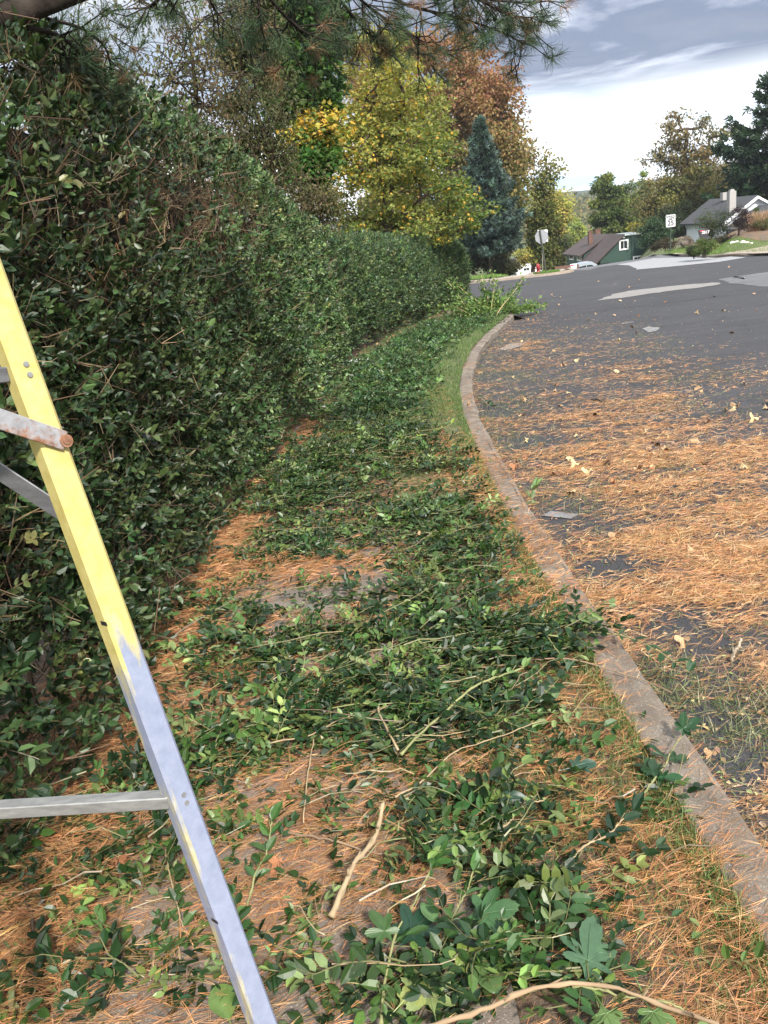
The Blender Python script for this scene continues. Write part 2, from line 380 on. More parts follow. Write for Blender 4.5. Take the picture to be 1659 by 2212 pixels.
def strip(name, Lf, Rt, mat, z0, nu=14, fn=None, build=True, **k):
    b = MB(); n = len(Lf); u = np.linspace(0, 1, nu)
    P = Lf[:, None, :]*(1-u)[None, :, None]+Rt[:, None, :]*u[None, :, None]
    Z = zt(P[..., 0], P[..., 1])+z0
    if fn is not None: Z = Z+fn(P[..., 0], P[..., 1])
    V = np.concatenate([P, Z[..., None]], 2).reshape(-1, 3)
    i = (np.arange(n-1)[:, None]*nu+np.arange(nu-1)[None]).ravel()
    b.add(V, np.concatenate([np.stack([i, i+1, i+nu+1], 1), np.stack([i, i+nu+1, i+nu], 1)]))
    return b.build(name, mat, smooth=True, **k)
# road: left boundary (kerb line then the corner), right/far boundary
FARK = [A(*p)[:2] for p in [(1022, 611), (1100, 604), (1160, 594), (1205, 585)]]
FARK = np.array(FARK); cx0 = FARK[-1]
Lq, _ = dens(np.array([(p[0]-.04, p[1]) for p in KO]), .5)
Rq = np.stack([np.full(len(Lq), 60.), Lq[:, 1]], 1)
RZ = -.12
b_ = strip('road', Lq, Rq, M['asphalt'], RZ, 70, kind='structure')
# intersection sheet beyond the kerb end
Lq2, _ = dens(np.array([(4.0, 22.3)]+[tuple(p) for p in CORN[1:]]), .8)
YF = lambda x: np.interp(x, [-60, 5, 8, 10.3, 11.6, 13.0, 15, 21.5, 23, 60], [70, 53.5, 50.5, 49.6, 49.4, 52., 56., 61.5, 61.8, 60])
xsr = np.linspace(-45, 60, 160)
lo = np.interp(xsr, CORN[::-1, 0][:-1], CORN[::-1, 1][:-1]); lo = np.where(xsr > 4.0, 21.9, lo)
def yfr(x): return np.where(x < 21.5, YF(x), np.interp(x, [21.5, 22.2, 20.9, 60], [61.5, 62, 47, 47]))
hi = np.where(xsr < 21.7, YF(xsr), np.interp(xsr, [21.7, 23., 60], [61.5, 40.5, 34.0]))
# right-hand corner: edge runs back from (22,61) to (18.6,45) and out to the right
RC = np.array([(21.8, 61.5), (20.6, 55), (19.3, 48.5), (18.75, 44.5), (19.3, 42.3), (21, 40.8), (26, 38.6), (36, 35), (60, 28)])
b = MB(); nu = 60
def cross_lo(x): return float(np.interp(x, xsr, lo))
Lr, _ = dens(np.array([(x, cross_lo(x)) for x in np.linspace(-45, 18.5, 90)]), .7)
Hr = np.stack([Lr[:, 0], YF(Lr[:, 0])], 1)
strip('side_road', Lr, Hr, M['asphalt'], RZ+.004, 40, kind='structure')
Lr2 = np.stack([np.full(40, 18.5), np.linspace(21.9, 61, 40)], 1)
Rr2x = np.where(Lr2[:, 1] > 44.5, np.interp(Lr2[:, 1], RC[:4, 1][::-1], RC[:4, 0][::-1]), np.interp(-Lr2[:, 1], -RC[3:, 1], RC[3:, 0]))
strip('side_road', Lr2, np.stack([Rr2x, Lr2[:, 1]], 1), M['asphalt'], RZ+.004, 30, kind='structure')
_l = np.stack([np.full(14, 4.3), np.linspace(21.8, 27, 14)], 1); strip('side_road', _l, _l+np.array([14.4, 0]), M['asphalt'], RZ+.002, 20, kind='structure')
# verge between hedge and kerb
EI = []
Eq, Et = dens(EDGE[1:], .18)
tg = unit(np.gradient(Eq, axis=0)); nl = np.stack([-tg[:, 1], tg[:, 0]], 1)
def groundbump(x, y): return .012*fbm(x, y, 3, 5.)+.01*fbm(x, y, 4, 1.2)
keep = Eq[:, 1] <= 32.2
inner = Eq+nl*.16
m_ = keep & (inner[:, 0] > -40)
Rv = inner[m_]; Rv = np.vstack([[(.81, -3.)], Rv]); Lv = np.stack([np.interp(Rv[:, 1], [-3, 8, 14, 31], [-4, -4, -4.5, -6]), Rv[:, 1]], 1)
strip('verge', Lv, Rv, M['soil'], 0, 60, lambda x, y: groundbump(x, y), kind='structure')
_gy = np.linspace(7.5, 25.5, 60); _gx = np.where(_gy < 22.3, xk(_gy), np.interp(_gy, [22.3, 23.8, 25.5], [4, 4.25, 4.2]))-.175; _gw = np.interp(_gy, [7.5, 10, 14, 20, 25.5], [.15, .45, .8, 1.2, 1.6])*(1+.15*fbm(_gy, _gy*0, 44, 2.))
strip('grass_strip', np.stack([_gx-_gw, _gy], 1), np.stack([_gx, _gy], 1), M['field'], .028, 12, lambda x, y: groundbump(x, y), kind='structure')
# old walk slab under the clippings
wl = np.stack([np.full(40, -1.0), np.linspace(-2, 5.6, 40)], 1); wr = np.stack([np.full(40, .17), np.linspace(-2, 5.6, 40)], 1)
strip('walk', wl, wr, M['walk'], .018, 30, lambda x, y: .006*fbm(x, y, 9, 3.), kind='structure')
# kerb profile sweep
def kerb(name, P, mat, w=.18, h=.12, top=.012, step=.06, rough=.008, joint=3.05, ph=0., seed=0, **k):
    Q, t = dens(P, step); tg = unit(np.gradient(Q, axis=0)); n2 = np.stack([-tg[:, 1], tg[:, 0]], 1)
    prof = [(0.0, -h-.12), (.0, top-.028), (.006, top-.012), (.022, top-.002), (.05, top), (w-.05, top+.001), (w-.018, top-.003), (w-.004, top-.016), (w, -.12)]
    n = len(Q); V = []
    for j, (o, z) in enumerate(prof):
        wob = rough*fbm(t*1.0, np.full(n, j*.9+seed), 5+seed, 3.5)*(1.6 if j in (1, 2, 3) else .8)
        chip = -.03*np.clip(fbm(t, np.full(n, j*.5), 77+seed, 2.2)-.75, 0, 1)*(j in (2, 3))
        jt = np.abs(((t+ph) % joint)-joint/2) < .032
        xy = Q+n2*(o+wob*(j < 8))[:, None]; z_ = zt(xy[:, 0], xy[:, 1])+z+wob*.6+chip-np.where(jt, .03, 0)
        V.append(np.column_stack([xy, z_]))
    V = np.stack(V, 1); m = len(prof); i = (np.arange(n-1)[:, None]*m+np.arange(m-1)[None]).ravel()
    b = MB(); b.add(V.reshape(-1, 3), np.concatenate([np.stack([i, i+m, i+m+1], 1), np.stack([i, i+m+1, i+1], 1)]))
    b.add(V[-1], [(0, j, j+1) for j in range(1, m-1)]); b.add(V[0], [(0, j+1, j) for j in range(1, m-1)])
    return b.build(name, mat, smooth=False, **k)
kerb('kerb', np.vstack([KO, CORN[1:]]), M['kerb'], kind='structure', rough=.010, joint=3.05, ph=.4)
# far side: kerb, walk and lawn left of the stop sign
def poly_sheet(name, pix, mat, dz, world=None, **k):
    P = np.array(world) if world is not None else np.array([A(*p)[:2] for p in pix])
    c = P.mean(0); b = MB(); n = len(P); rings = 5
    Pd = []
    for i in range(n):
        for t in np.linspace(0, 1, 5)[:-1]: Pd.append(P[i]*(1-t)+P[(i+1) % n]*t)
    Pd = np.array(Pd); sz_ = min(np.ptp(Pd[:, 0]), np.ptp(Pd[:, 1])); Pd = Pd+rng.normal(0, 1, Pd.shape)*min(.06, .022*sz_); m = len(Pd); V = [np.r_[c, float(zt(*c))+dz]]
    for r_ in range(1, rings+1):
        q = c+(Pd-c)*r_/rings; V += list(np.column_stack([q, zt(q[:, 0], q[:, 1])+dz]))
    T = [(0, 1+i, 1+(i+1) % m) for i in range(m)]
    for r_ in range(rings-1):
        for i in range(m):
            a0 = 1+r_*m+i; b0 = 1+r_*m+(i+1) % m; T += [(a0, a0+m, b0+m), (a0, b0+m, b0)]
    b.add(V, T); return b.build(name, mat, smooth=True, **k)
FK = np.array([(-45, 68), (0, 56.2), (5, 53.5), (8, 50.5), (10.3, 49.6), (11.3, 49.2), (12.1, 49.6), (12.6, 50.6), (12.9, 52), (13.2, 54)])
kerb('kerb', FK[::-1], M['kerb_far'], w=.22, kind='structure', step=.3, h=.13, top=.03, rough=.01)
Fd, _ = dens(FK, 1.2); nf = unit(np.gradient(Fd, axis=0)); nf = np.stack([-nf[:, 1], nf[:, 0]], 1)
strip('sidewalk', Fd+nf*2.4, Fd+nf*.2, M['walk_far'], .01, 6, kind='structure')
lawnL, _ = dens(np.array([(-45, 71), (0, 58.4), (5.2, 55.6), (7.6, 53.0), (9.0, 52.2)]), 1.)
strip('lawn', lawnL+np.array([0, 9]), lawnL+np.array([0, -.2]), M['field'], .05, 12, kind='structure')
ZP = lambda P: [((1800+x/1.3554)*.5486, (600+y/1.3554)*.5486) for x, y in P]
# right side of the junction: pale apron, kerb, lawn
strip('apron', np.array([(13.0, 53.2), (14.5, 55.8), (17, 58.3), (19.5, 60.2), (21.6, 61.2)]), np.array([(13.6, 50.3), (14.8, 52.5), (16.6, 53.0), (17.6, 50.5), (18.3, 45.6)]), M['asphalt_old'], RZ+.010, 10, kind='structure')
poly_sheet('concrete_apron', ZP([(850, 590), (1050, 556), (1300, 547), (1540, 549), (1400, 572), (1180, 594), (962, 614), (925, 595)]), M['pale'], RZ+.016, kind='structure')
poly_sheet('concrete_patch', ZP([(750, 770), (830, 738), (950, 716), (1100, 700), (1280, 682), (1400, 675), (1405, 684), (1300, 700), (1150, 718), (1000, 738), (880, 756)]), M['wedge'], RZ+.012, kind='structure')
poly_sheet('old_asphalt_patch', ZP([(1400, 658), (1500, 641), (1670, 620), (1670, 698), (1550, 689), (1440, 676)]), M['asphalt_old'], RZ+.012, kind='structure')
poly_sheet('worn_patch', [(1388, 697), (1400, 693), (1426, 695), (1418, 702), (1398, 705)], M['scuff'], RZ+.006, kind='structure')
poly_sheet('worn_patch', [(1340, 686), (1372, 682), (1368, 685), (1345, 689)], M['asphalt_old'], RZ+.006, kind='structure')
poly_sheet('worn_patch', [(1075, 742), (1100, 730), (1140, 727), (1120, 736), (1090, 744)], M['scuff'], RZ+.006, kind='structure')
poly_sheet('worn_patch', [(1168, 1082), (1190, 1072), (1250, 1078), (1230, 1088)], M['scuff'], RZ+.006, kind='structure')
gut = np.array([(12.9, 54.8), (14.6, 57.6), (17, 60), (19.6, 61.6), (21.6, 62.5)])
kerb('kerb', gut[::-1], M['pale'], w=.3, kind='structure', step=.3, h=.1, top=-.105)
kerb('kerb', RC[1:], M['kerb'], w=.2, kind='structure', step=.3, h=.12, top=.01)
RCd, _ = dens(RC, 1.)
strip('lawn', RCd+np.array([.15, .12]), RCd+np.stack([np.interp(RCd[:, 1], [28, 40, 45, 62], [3, 3.2, 3.4, 4]), np.interp(RCd[:, 1], [28, 40, 45, 62], [4, 4, 3.6, 4])], 1), M['field'], -.0, 12, kind='structure')
strip('garden_bed', RCd+np.stack([np.interp(RCd[:, 1], [28, 40, 45, 62], [2.8, 3., 3.2, 3.8]), np.interp(RCd[:, 1], [28, 40, 45, 62], [3.8, 3.8, 3.4, 3.8])], 1), RCd+np.stack([np.interp(RCd[:, 1], [28, 40, 45, 62], [9, 10, 10, 8]), np.interp(RCd[:, 1], [28, 40, 45, 62], [16, 15, 14, 10])], 1), M['soil'], .012, 16, kind='structure')
poly_sheet('driveway', [(1562, 549), (1610, 541), (1665, 530), (1700, 528), (1700, 545)], M['walk_far'], .02, kind='structure')
poly_sheet('path', [(1452, 549), (1485, 540), (1515, 530), (1512, 538), (1475, 550)], M['walk_far'], .02, kind='structure')
# distant ridge
b = MB(); xr = np.linspace(-800, 1500, 160); yr = np.linspace(600, 1550, 26); X, Y = np.meshgrid(xr, yr)
prof = 16+14*sm(300, 640, X)+1.5*np.sin(X/70)+1.*np.sin(X/26+1)
Z = -16+(prof+16)*np.sin(np.clip((Y-600)/950, 0, 1)*PI)**.8+.8*fbm(X, Y, 2, .04)
i = (np.arange(25)[:, None]*160+np.arange(159)[None]).ravel()
b.add(np.stack([X.ravel(), Y.ravel(), Z.ravel()], 1), np.concatenate([np.stack([i, i+1, i+161], 1), np.stack([i, i+161, i+160], 1)]))
b.build('hills', plain('wooded_hill', (.045, .06, .04), .95, .05, .5), smooth=True, kind='structure')
# ------------------------------------------------------------------ hedges
def hedge(name, label, P, hfun, tmpl, nsp, leafsc, cols, w, seed, thick=1.3, gaps=None, bulge=.1, endround=(0, 0), twigs=3000, mat='privet', base_in=.12):
    r2 = rng; Q, t = dens(P, .12); L = t[-1]
    tg = unit(np.gradient(Q, axis=0)); nr = np.stack([tg[:, 1], -tg[:, 0]], 1)      # towards the road
    def surf(s, h, dep):
        """s along, h 0..1.6: 0..1 up the face, past 1 over the top; dep = inward depth"""
        x = np.interp(s, t, Q[:, 0]); y = np.interp(s, t, Q[:, 1]); nx = np.interp(s, t, nr[:, 0]); ny = np.interp(s, t, nr[:, 1])
        Hh = hfun(y); e = 1.0
        rs = np.clip((L-s)/.38, 0, 1); rs = np.sqrt(1-(1-rs)**2) if endround[1] else np.ones_like(s)
        Hh = Hh*(1-.25*(1-rs)); hh = np.clip(h, 0, 1); zz = np.sin(np.clip(hh, 0, 1)*PI/2*.0+0) * 0
        off = bulge*np.sin(np.clip(hh, 0, 1)*PI*.85+.3)-base_in*np.exp(-hh*9)-.28*np.clip((hh-.86)/.14, 0, 1)**2
        off = off+.06*fbm(s*1.0, h*2.4, 11+seed, 2.2)
        back = np.clip(h-1, 0, 1)*thick/.6
        off = off-back-dep-(1-rs)*thick*.5
        z = Hh*(hh**.96)-np.where(h > 1, .0, 0)-dep*np.where(h > .9, .8, 0)+.05*fbm(s, h*2, 33+seed, 2.6)*np.where(h > .85, 1.6, .3)
        px = x+nx*off; py = y+ny*off
        nrm = np.stack([nx*np.cos(hh*1.0), ny*np.cos(hh*1.0), np.sin(np.clip(hh, 0, 1)*.9)+np.where(h > .93, 1.5, 0)], 1)
        return np.stack([px, py, zt(px, py)+z], 1), unit(nrm)
    root = thing(name, label, 'hedge', (Q[len(Q)//2][0], Q[len(Q)//2][1], float(zt(*Q[len(Q)//2]))))
    s = r2.uniform(0, L, nsp); h = np.where(r2.random(nsp) < .84, r2.uniform(0.02, 1., nsp), r2.uniform(1, 1.6, nsp))
    dep = np.clip(r2.exponential(.07, nsp), 0, .32)-.05
    if gaps is not None:
        k = r2.random(nsp) < gaps(s, h); s, h, dep = s[k], h[k], dep[k]
    pos, nm = surf(s, h, dep); n = len(pos)
    d = unit(nm*.75+np.array([0, 0, .45])+r2.normal(0, .5, (n, 3)))
    Rr = frames(d, unit(nm*.8+np.array([0, 0, .9])+r2.normal(0, .35, (n, 3))), None)
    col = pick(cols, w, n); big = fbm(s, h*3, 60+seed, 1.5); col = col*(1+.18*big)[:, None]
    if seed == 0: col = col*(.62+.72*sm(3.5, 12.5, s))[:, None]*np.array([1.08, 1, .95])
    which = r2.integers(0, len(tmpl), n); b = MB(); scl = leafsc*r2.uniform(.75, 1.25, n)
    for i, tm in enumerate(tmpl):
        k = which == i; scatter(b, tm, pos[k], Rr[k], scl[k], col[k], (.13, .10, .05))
    b.build('foliage', M[mat], root)
    # inner twigs
    b = MB(); s = r2.uniform(0, L, twigs); h = r2.uniform(0., 1.02, twigs)
    if gaps is not None:
        g = gaps(s, h); k = r2.random(twigs) < 1.15-g*.75; s, h = s[k], h[k]
    n = len(s); pos, nm = surf(s, h, r2.uniform(.04, .26, n)); d = unit(nm*.5+np.array([0, 0, .7])+r2.normal(0, .8, (n, 3)))
    tm = []
    for q in range(6):
        P_ = np.array([(0, 0, 0), (r2.normal(0, .08), .35, r2.normal(0, .05)), (r2.normal(0, .12), .7, r2.normal(0, .12)), (r2.normal(0, .2), 1, r2.normal(0, .15))])
        tm.append(merge([tube_t(P_, [.012, .010, .008, .005], 3), tube_t(np.array([P_[1], P_[1]+(.12, .3, .1)]), [.006, .004], 3), tube_t(np.array([P_[2], P_[2]+(-.14, .22, .08)]), [.006, .004], 3)]))
    which = r2.integers(0, 6, n); Rr = frames(d, None, r2.uniform(0, 6.28, n)); sc = r2.uniform(.18, .42, n); cc = pick([(.15, .105, .065), (.085, .06, .04), (.24, .19, .12)], [5, 5, 1.5], n)
    for i in range(6):
        k = which == i; V, T, kd, vv = tm[i]; scatter(b, (V, T, kd*0, vv), pos[k], Rr[k], sc[k], cc[k])
    b.build('twigs', M['dull'], root)
    # main stems
    b = MB()
    for s_ in np.arange(.2, L, .28):
        p, _ = surf(np.full(6, s_), np.array([0, .08, .2, .4, .6, .8]), np.array([.30, .28, .26, .24, .28, .3])+r2.normal(0, .03, 6)); p[:, :2] += np.cumsum(r2.normal(0, .025, (6, 2)), 0)
        p[0, 2] -= .05; b.tube(p, np.linspace(.014, .005, 6), 5, (.10, .075, .05))
    b.build('stems', M['dull'], root)
    # dense woody inside
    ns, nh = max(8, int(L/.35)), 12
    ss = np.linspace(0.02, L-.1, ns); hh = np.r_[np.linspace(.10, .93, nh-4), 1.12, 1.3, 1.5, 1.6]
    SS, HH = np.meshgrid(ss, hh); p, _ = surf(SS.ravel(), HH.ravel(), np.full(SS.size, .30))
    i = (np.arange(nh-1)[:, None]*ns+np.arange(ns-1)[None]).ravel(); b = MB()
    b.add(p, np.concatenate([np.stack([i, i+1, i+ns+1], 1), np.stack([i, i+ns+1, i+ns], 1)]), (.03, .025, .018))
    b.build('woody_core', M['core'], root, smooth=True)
    return root, surf
PR = [(.044, .090, .033), (.024, .055, .023), (.085, .14, .048), (.10, .155, .06), (.16, .17, .06)]
def gaps1(s, h):
    # s runs from y=.8
    y = s+.8; g = np.ones_like(s)
    band = np.exp(-((h-.72)/.13)**2)*sm(4.2, 5.2, y)*(1-sm(8.8, 10.5, y)); g = g-.78*band
    g = g-.5*np.clip(fbm(s, h*3, 91, 2.4)-.25, 0, 1)
    g = g-.15*(h < .05)
    return np.clip(g, .12, 1)
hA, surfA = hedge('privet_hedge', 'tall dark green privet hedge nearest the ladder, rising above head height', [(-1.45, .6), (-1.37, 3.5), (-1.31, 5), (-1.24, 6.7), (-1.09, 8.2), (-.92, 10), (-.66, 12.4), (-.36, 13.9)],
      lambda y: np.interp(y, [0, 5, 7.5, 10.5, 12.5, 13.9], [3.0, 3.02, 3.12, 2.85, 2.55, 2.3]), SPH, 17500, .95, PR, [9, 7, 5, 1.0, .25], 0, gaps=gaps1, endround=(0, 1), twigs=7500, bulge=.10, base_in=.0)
def gaps2(s, h): return np.clip(1-.6*(h < .16)-.35*np.clip(fbm(s, h*3, 92, 2.)-.3, 0, 1), .15, 1)
hB, surfB = hedge('privet_hedge', 'lower clipped privet hedge stretching from the tall hedge to the road corner', [(-1.15, 14.5), (-.55, 16), (.08, 18.4), (.76, 21), (2.2, 26), (3.75, 30.2)],
      lambda y: np.interp(y, [14, 22, 29, 30.], [2.3, 2.2, 2.08, 2.02]), SPF, 13500, 1.25, [(.036, .072, .033), (.055, .10, .04), (.10, .15, .052), (.14, .18, .06)], [6, 6, 3, 1], 5, gaps=gaps2, endround=(0, 1), twigs=4200, bulge=.2, base_in=.2)
# bare cut shoots standing out of the tall hedge
b = MB()
for s_, h_, L_ in [(3.4, .93, .38), (4.3, .62, .55), (5.0, .75, .3), (6.2, .8, .35), (2.5, .35, .5), (3.2, .3, .45), (4.6, .33, .4), (7.6, .5, .35), (2.0, .5, .4), (5.6, .45, .35), (3.9, .85, .4), (8.3, .9, .4)]+[(rng.uniform(1, 13), rng.uniform(.1, 1), rng.uniform(.12, .3)) for _ in range(70)]:
    p, nm = surfA(np.array([s_]), np.array([h_]), np.array([.08])); d = unit(nm[0]*.35+np.array([.15*rng.normal(), .25*rng.normal(), .9]))
    q = p[0]+np.outer(np.linspace(0, 1, 5), d)*L_; q[2:4] += rng.normal(0, .012, (2, 3)); b.tube(q, np.linspace(.0045, .003, 5), 5, (.34, .28, .17))
    q2 = q[2]+np.outer([0, .5, 1], unit(d+rng.normal(0, .5, 3)))*L_*.3; b.tube(q2, [.003, .0025, .002], 4, (.30, .25, .15))
b.build('cut_shoots', M['dull'], hA, kind='stuff')
# ------------------------------------------------------------------ ladder
def mk_rail():
    m, nt, p = newmat('yellow_white_rail'); tc = N(nt, 'ShaderNodeTexCoord'); sep = N(nt, 'ShaderNodeSeparateXYZ'); nt.links.new(tc.outputs['Object'], sep.inputs[0])
    mp = objco(nt, (40, 40, 7)); f = noise(nt, mp, 1.0, 6, .7); f2 = noise(nt, objco(nt, (30, 30, 30)), 1.4, 5, .7)
    # height above the foot blends bluish white into yellow
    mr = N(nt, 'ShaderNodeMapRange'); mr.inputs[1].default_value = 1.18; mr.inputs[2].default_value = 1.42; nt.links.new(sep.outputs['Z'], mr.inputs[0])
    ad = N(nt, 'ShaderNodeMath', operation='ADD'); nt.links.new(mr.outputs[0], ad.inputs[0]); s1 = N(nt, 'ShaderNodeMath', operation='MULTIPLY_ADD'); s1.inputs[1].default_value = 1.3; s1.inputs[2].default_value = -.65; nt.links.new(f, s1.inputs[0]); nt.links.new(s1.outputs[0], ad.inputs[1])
    att = N(nt, 'ShaderNodeVertexColor', layer_name='Col')
    # the narrow flange stays yellow further down: Col.r = 0
    fl = N(nt, 'ShaderNodeSeparateColor'); nt.links.new(att.outputs[0], fl.inputs[0])
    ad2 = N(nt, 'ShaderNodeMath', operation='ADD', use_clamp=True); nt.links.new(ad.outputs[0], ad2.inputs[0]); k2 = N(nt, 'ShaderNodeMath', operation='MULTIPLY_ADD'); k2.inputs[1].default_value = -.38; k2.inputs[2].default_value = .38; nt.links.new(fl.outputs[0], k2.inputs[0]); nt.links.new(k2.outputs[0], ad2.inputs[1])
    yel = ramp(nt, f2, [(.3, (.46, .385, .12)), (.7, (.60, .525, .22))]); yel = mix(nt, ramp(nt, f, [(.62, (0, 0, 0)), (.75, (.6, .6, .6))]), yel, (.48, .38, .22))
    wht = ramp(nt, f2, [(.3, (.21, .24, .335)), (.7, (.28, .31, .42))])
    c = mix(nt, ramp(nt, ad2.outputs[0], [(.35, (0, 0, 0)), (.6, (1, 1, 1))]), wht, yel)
    mr3 = N(nt, 'ShaderNodeMapRange'); mr3.inputs[1].default_value = 1.25; mr3.inputs[2].default_value = 1.45; nt.links.new(sep.outputs['Z'], mr3.inputs[0])
    mps = objco(nt, (90, 90, 2.2)); fs = noise(nt, mps, 1, 3)
    rs = ramp(nt, fs, [(.66, (0, 0, 0)), (.72, (.6, .6, .6))]); rs = mix(nt, mr3.outputs[0], (0, 0, 0), rs)
    c = mix(nt, rs, c, (.50, .17, .06))
    nt.links.new(c, p.inputs['Base Color']); p.inputs['Roughness'].default_value = .38; bump(nt, p, f2, .15, .003); return m
def mk_rust(name, metal, amt, c0=(.32, .33, .35), c1=(.5, .51, .53)):
    m, nt, p = newmat(name); f = noise(nt, objco(nt), 22, 6, .7); g = noise(nt, objco(nt, (8, 30, 30)), 3, 5)
    c = mix(nt, ramp(nt, f, [(.62-amt, (0, 0, 0)), (.74-amt, (1, 1, 1))]), ramp(nt, g, [(.3, c0), (.7, c1)]), ramp(nt, g, [(.3, (.16, .06, .03)), (.7, (.36, .19, .11))]))
    nt.links.new(c, p.inputs['Base Color']); p.inputs['Roughness'].default_value = .5; p.inputs['Metallic'].default_value = metal; bump(nt, p, f, .3, .003); return m
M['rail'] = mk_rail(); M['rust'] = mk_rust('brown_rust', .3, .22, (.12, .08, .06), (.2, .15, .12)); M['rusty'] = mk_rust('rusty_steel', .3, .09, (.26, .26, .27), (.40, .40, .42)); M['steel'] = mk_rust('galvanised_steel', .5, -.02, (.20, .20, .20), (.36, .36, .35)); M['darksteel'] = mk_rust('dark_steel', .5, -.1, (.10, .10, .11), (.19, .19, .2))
def sp(x, y, dep): return dep*sray(x, y)+np.array([0, 0, H])
pb = sp(578, 2212, 1.37); pt = sp(2, 640, 1.06)
ax = unit(pt-pb); foot = pb-ax*(pb[2]-float(zt(pb[0], pb[1]))-.0)/ax[2]; top = pt+ax*.55
LAD = thing('stepladder', 'yellow and whitish stepladder with rusty steel braces standing beside the hedge', 'ladder', foot)
tocam = unit(np.array([0, 0, H])-(pb+pt)/2); tocam = unit(tocam-ax*tocam.dot(ax)); side = unit(np.cross(ax, tocam))     # side: image right
if side[0] < 0: side = -side
ca, sa = math.cos(math.radians(24)), math.sin(math.radians(24))
nbroad = unit(tocam*ca+side*sa)            # broad face normal, turned to the right
wdir = unit(np.cross(ax, nbroad)); wdir = wdir if wdir.dot(side) > 0 else -wdir
def prism_axis(b, prof, p0, p1, u, v, cols):
    n = len(prof); V = np.array([p0+u*a+v*c for a, c in prof]+[p1+u*a+v*c for a, c in prof])
    for i in range(n):
        j = (i+1) % n; b.add([V[i], V[j], V[j+n], V[i+n]], [(0, 1, 2), (0, 2, 3)], cols[i])
    b.poly(V[:n][::-1]); b.poly(V[n:])
def rail(off, nm='rail'):
    b = MB(); w, dpt, e = .037, .032, .0045
    prof = [(-w/2+e, 0), (w/2-e, 0), (w/2, -e), (w/2, -dpt), (w/2-.005, -dpt), (w/2-.005, -.007), (-w/2+.006, -.007), (-w/2+.006, -dpt), (-w/2, -dpt), (-w/2, -e)]
    cols = [(1, 1, 1)]*10; 
    for i in (7, 8, 9): cols[i] = (0, 0, 0)
    n_seg = 1
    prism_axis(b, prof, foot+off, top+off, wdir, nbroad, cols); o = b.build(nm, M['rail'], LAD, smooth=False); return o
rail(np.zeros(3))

def on_rail(y_img):     # point on rail axis at a height in the picture plan
    best = None
    for t in np.linspace(-.3, 1.4, 600):
        p = pb+(pt-pb)*t; q = p-np.array([0, 0, H]); w = q@_f; yy = (512-F*(q@_cu)/w)/S
        if best is None or abs(yy-y_img) < best[0]: best = (abs(yy-y_img), p)
    return best[1]
def bar(name, a, b_, hgt, thk, mat, up, lip=.0, dirn=None):
    d = unit(b_-a); up = unit(up-d*np.dot(up, d)); o = np.cross(d, up); L_ = np.linalg.norm(b_-a)
    R = np.stack([d, o, up], 1); m = MB(); m.box((a+b_)/2, (L_, thk, hgt), R=R, bev=min(thk, hgt)*.25)
    if lip: m.box((a+b_)/2+o*lip/2*(1 if np.dot(o, tocam) < 0 else -1)-up*(hgt/2-.002), (L_-.004, lip, .0035), R=R); m.box((a+b_)/2+o*lip/2*(1 if np.dot(o, tocam) < 0 else -1)+up*(hgt/2-.002), (L_-.004, lip, .0035), R=R)
    return m.build(name, mat, LAD)
def lat(y_img, off=-.5): 
    p = on_rail(y_img); return p
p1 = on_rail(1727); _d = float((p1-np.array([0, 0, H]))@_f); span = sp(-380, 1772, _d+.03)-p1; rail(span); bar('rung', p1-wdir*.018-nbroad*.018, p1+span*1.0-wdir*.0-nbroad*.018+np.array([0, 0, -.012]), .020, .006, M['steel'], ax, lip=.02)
p2 = on_rail(800); bar('rung', p2-wdir*.018-nbroad*.018, p2+span-nbroad*.018+np.array([0, 0, -.012]), .020, .006, M['darksteel'], ax, lip=.02)
p3 = on_rail(962)+wdir*.013+nbroad*.004; e3 = sp(-200, 838, .97)
rb = bar('brace', p3, e3, .026, .003, M['rusty'], ax)
m = MB(); tcp = p3+nbroad*.0022
for rr, zz in ((.0088, 0), (.005, .0015)):
    k = 14; ang = np.arange(k)*2*PI/k; V = [tcp+nbroad*(zz+.0025)+(wdir*math.cos(a)+ax*math.sin(a))*rr for a in ang]+[tcp+nbroad*(zz-.003)+(wdir*math.cos(a)+ax*math.sin(a))*rr for a in ang]
    m.add(V, [(0, i, i+1) for i in range(1, k-1)]+[t for i in range(k) for t in ((i, i+k, (i+1) % k+k), (i, (i+1) % k+k, (i+1) % k))])
m.build('bolt', M['rust'], LAD)
p4 = on_rail(1105)-nbroad*.03-wdir*.01; e4 = sp(-260, 850, 1.16)
bar('brace', p4, e4, .026, .003, M['darksteel'], ax)
for q_ in (p1, p2):
    for k_ in (-.007, .007):
        m = MB(); c_ = q_+nbroad*.0005+ax*k_; m.tube([c_-nbroad*.004, c_+nbroad*.0012], .0038, 9); m.build('rivet', M['steel'], LAD)
# black scuff rings on the rail
for yy in (1335, 1975):
    q = on_rail(yy); m = MB(); m.box(q-wdir*.0187-nbroad*.010, (.0008, .016, .006), R=np.stack([wdir, nbroad, ax], 1)); m.build('scuff_mark', M['dark'], LAD)
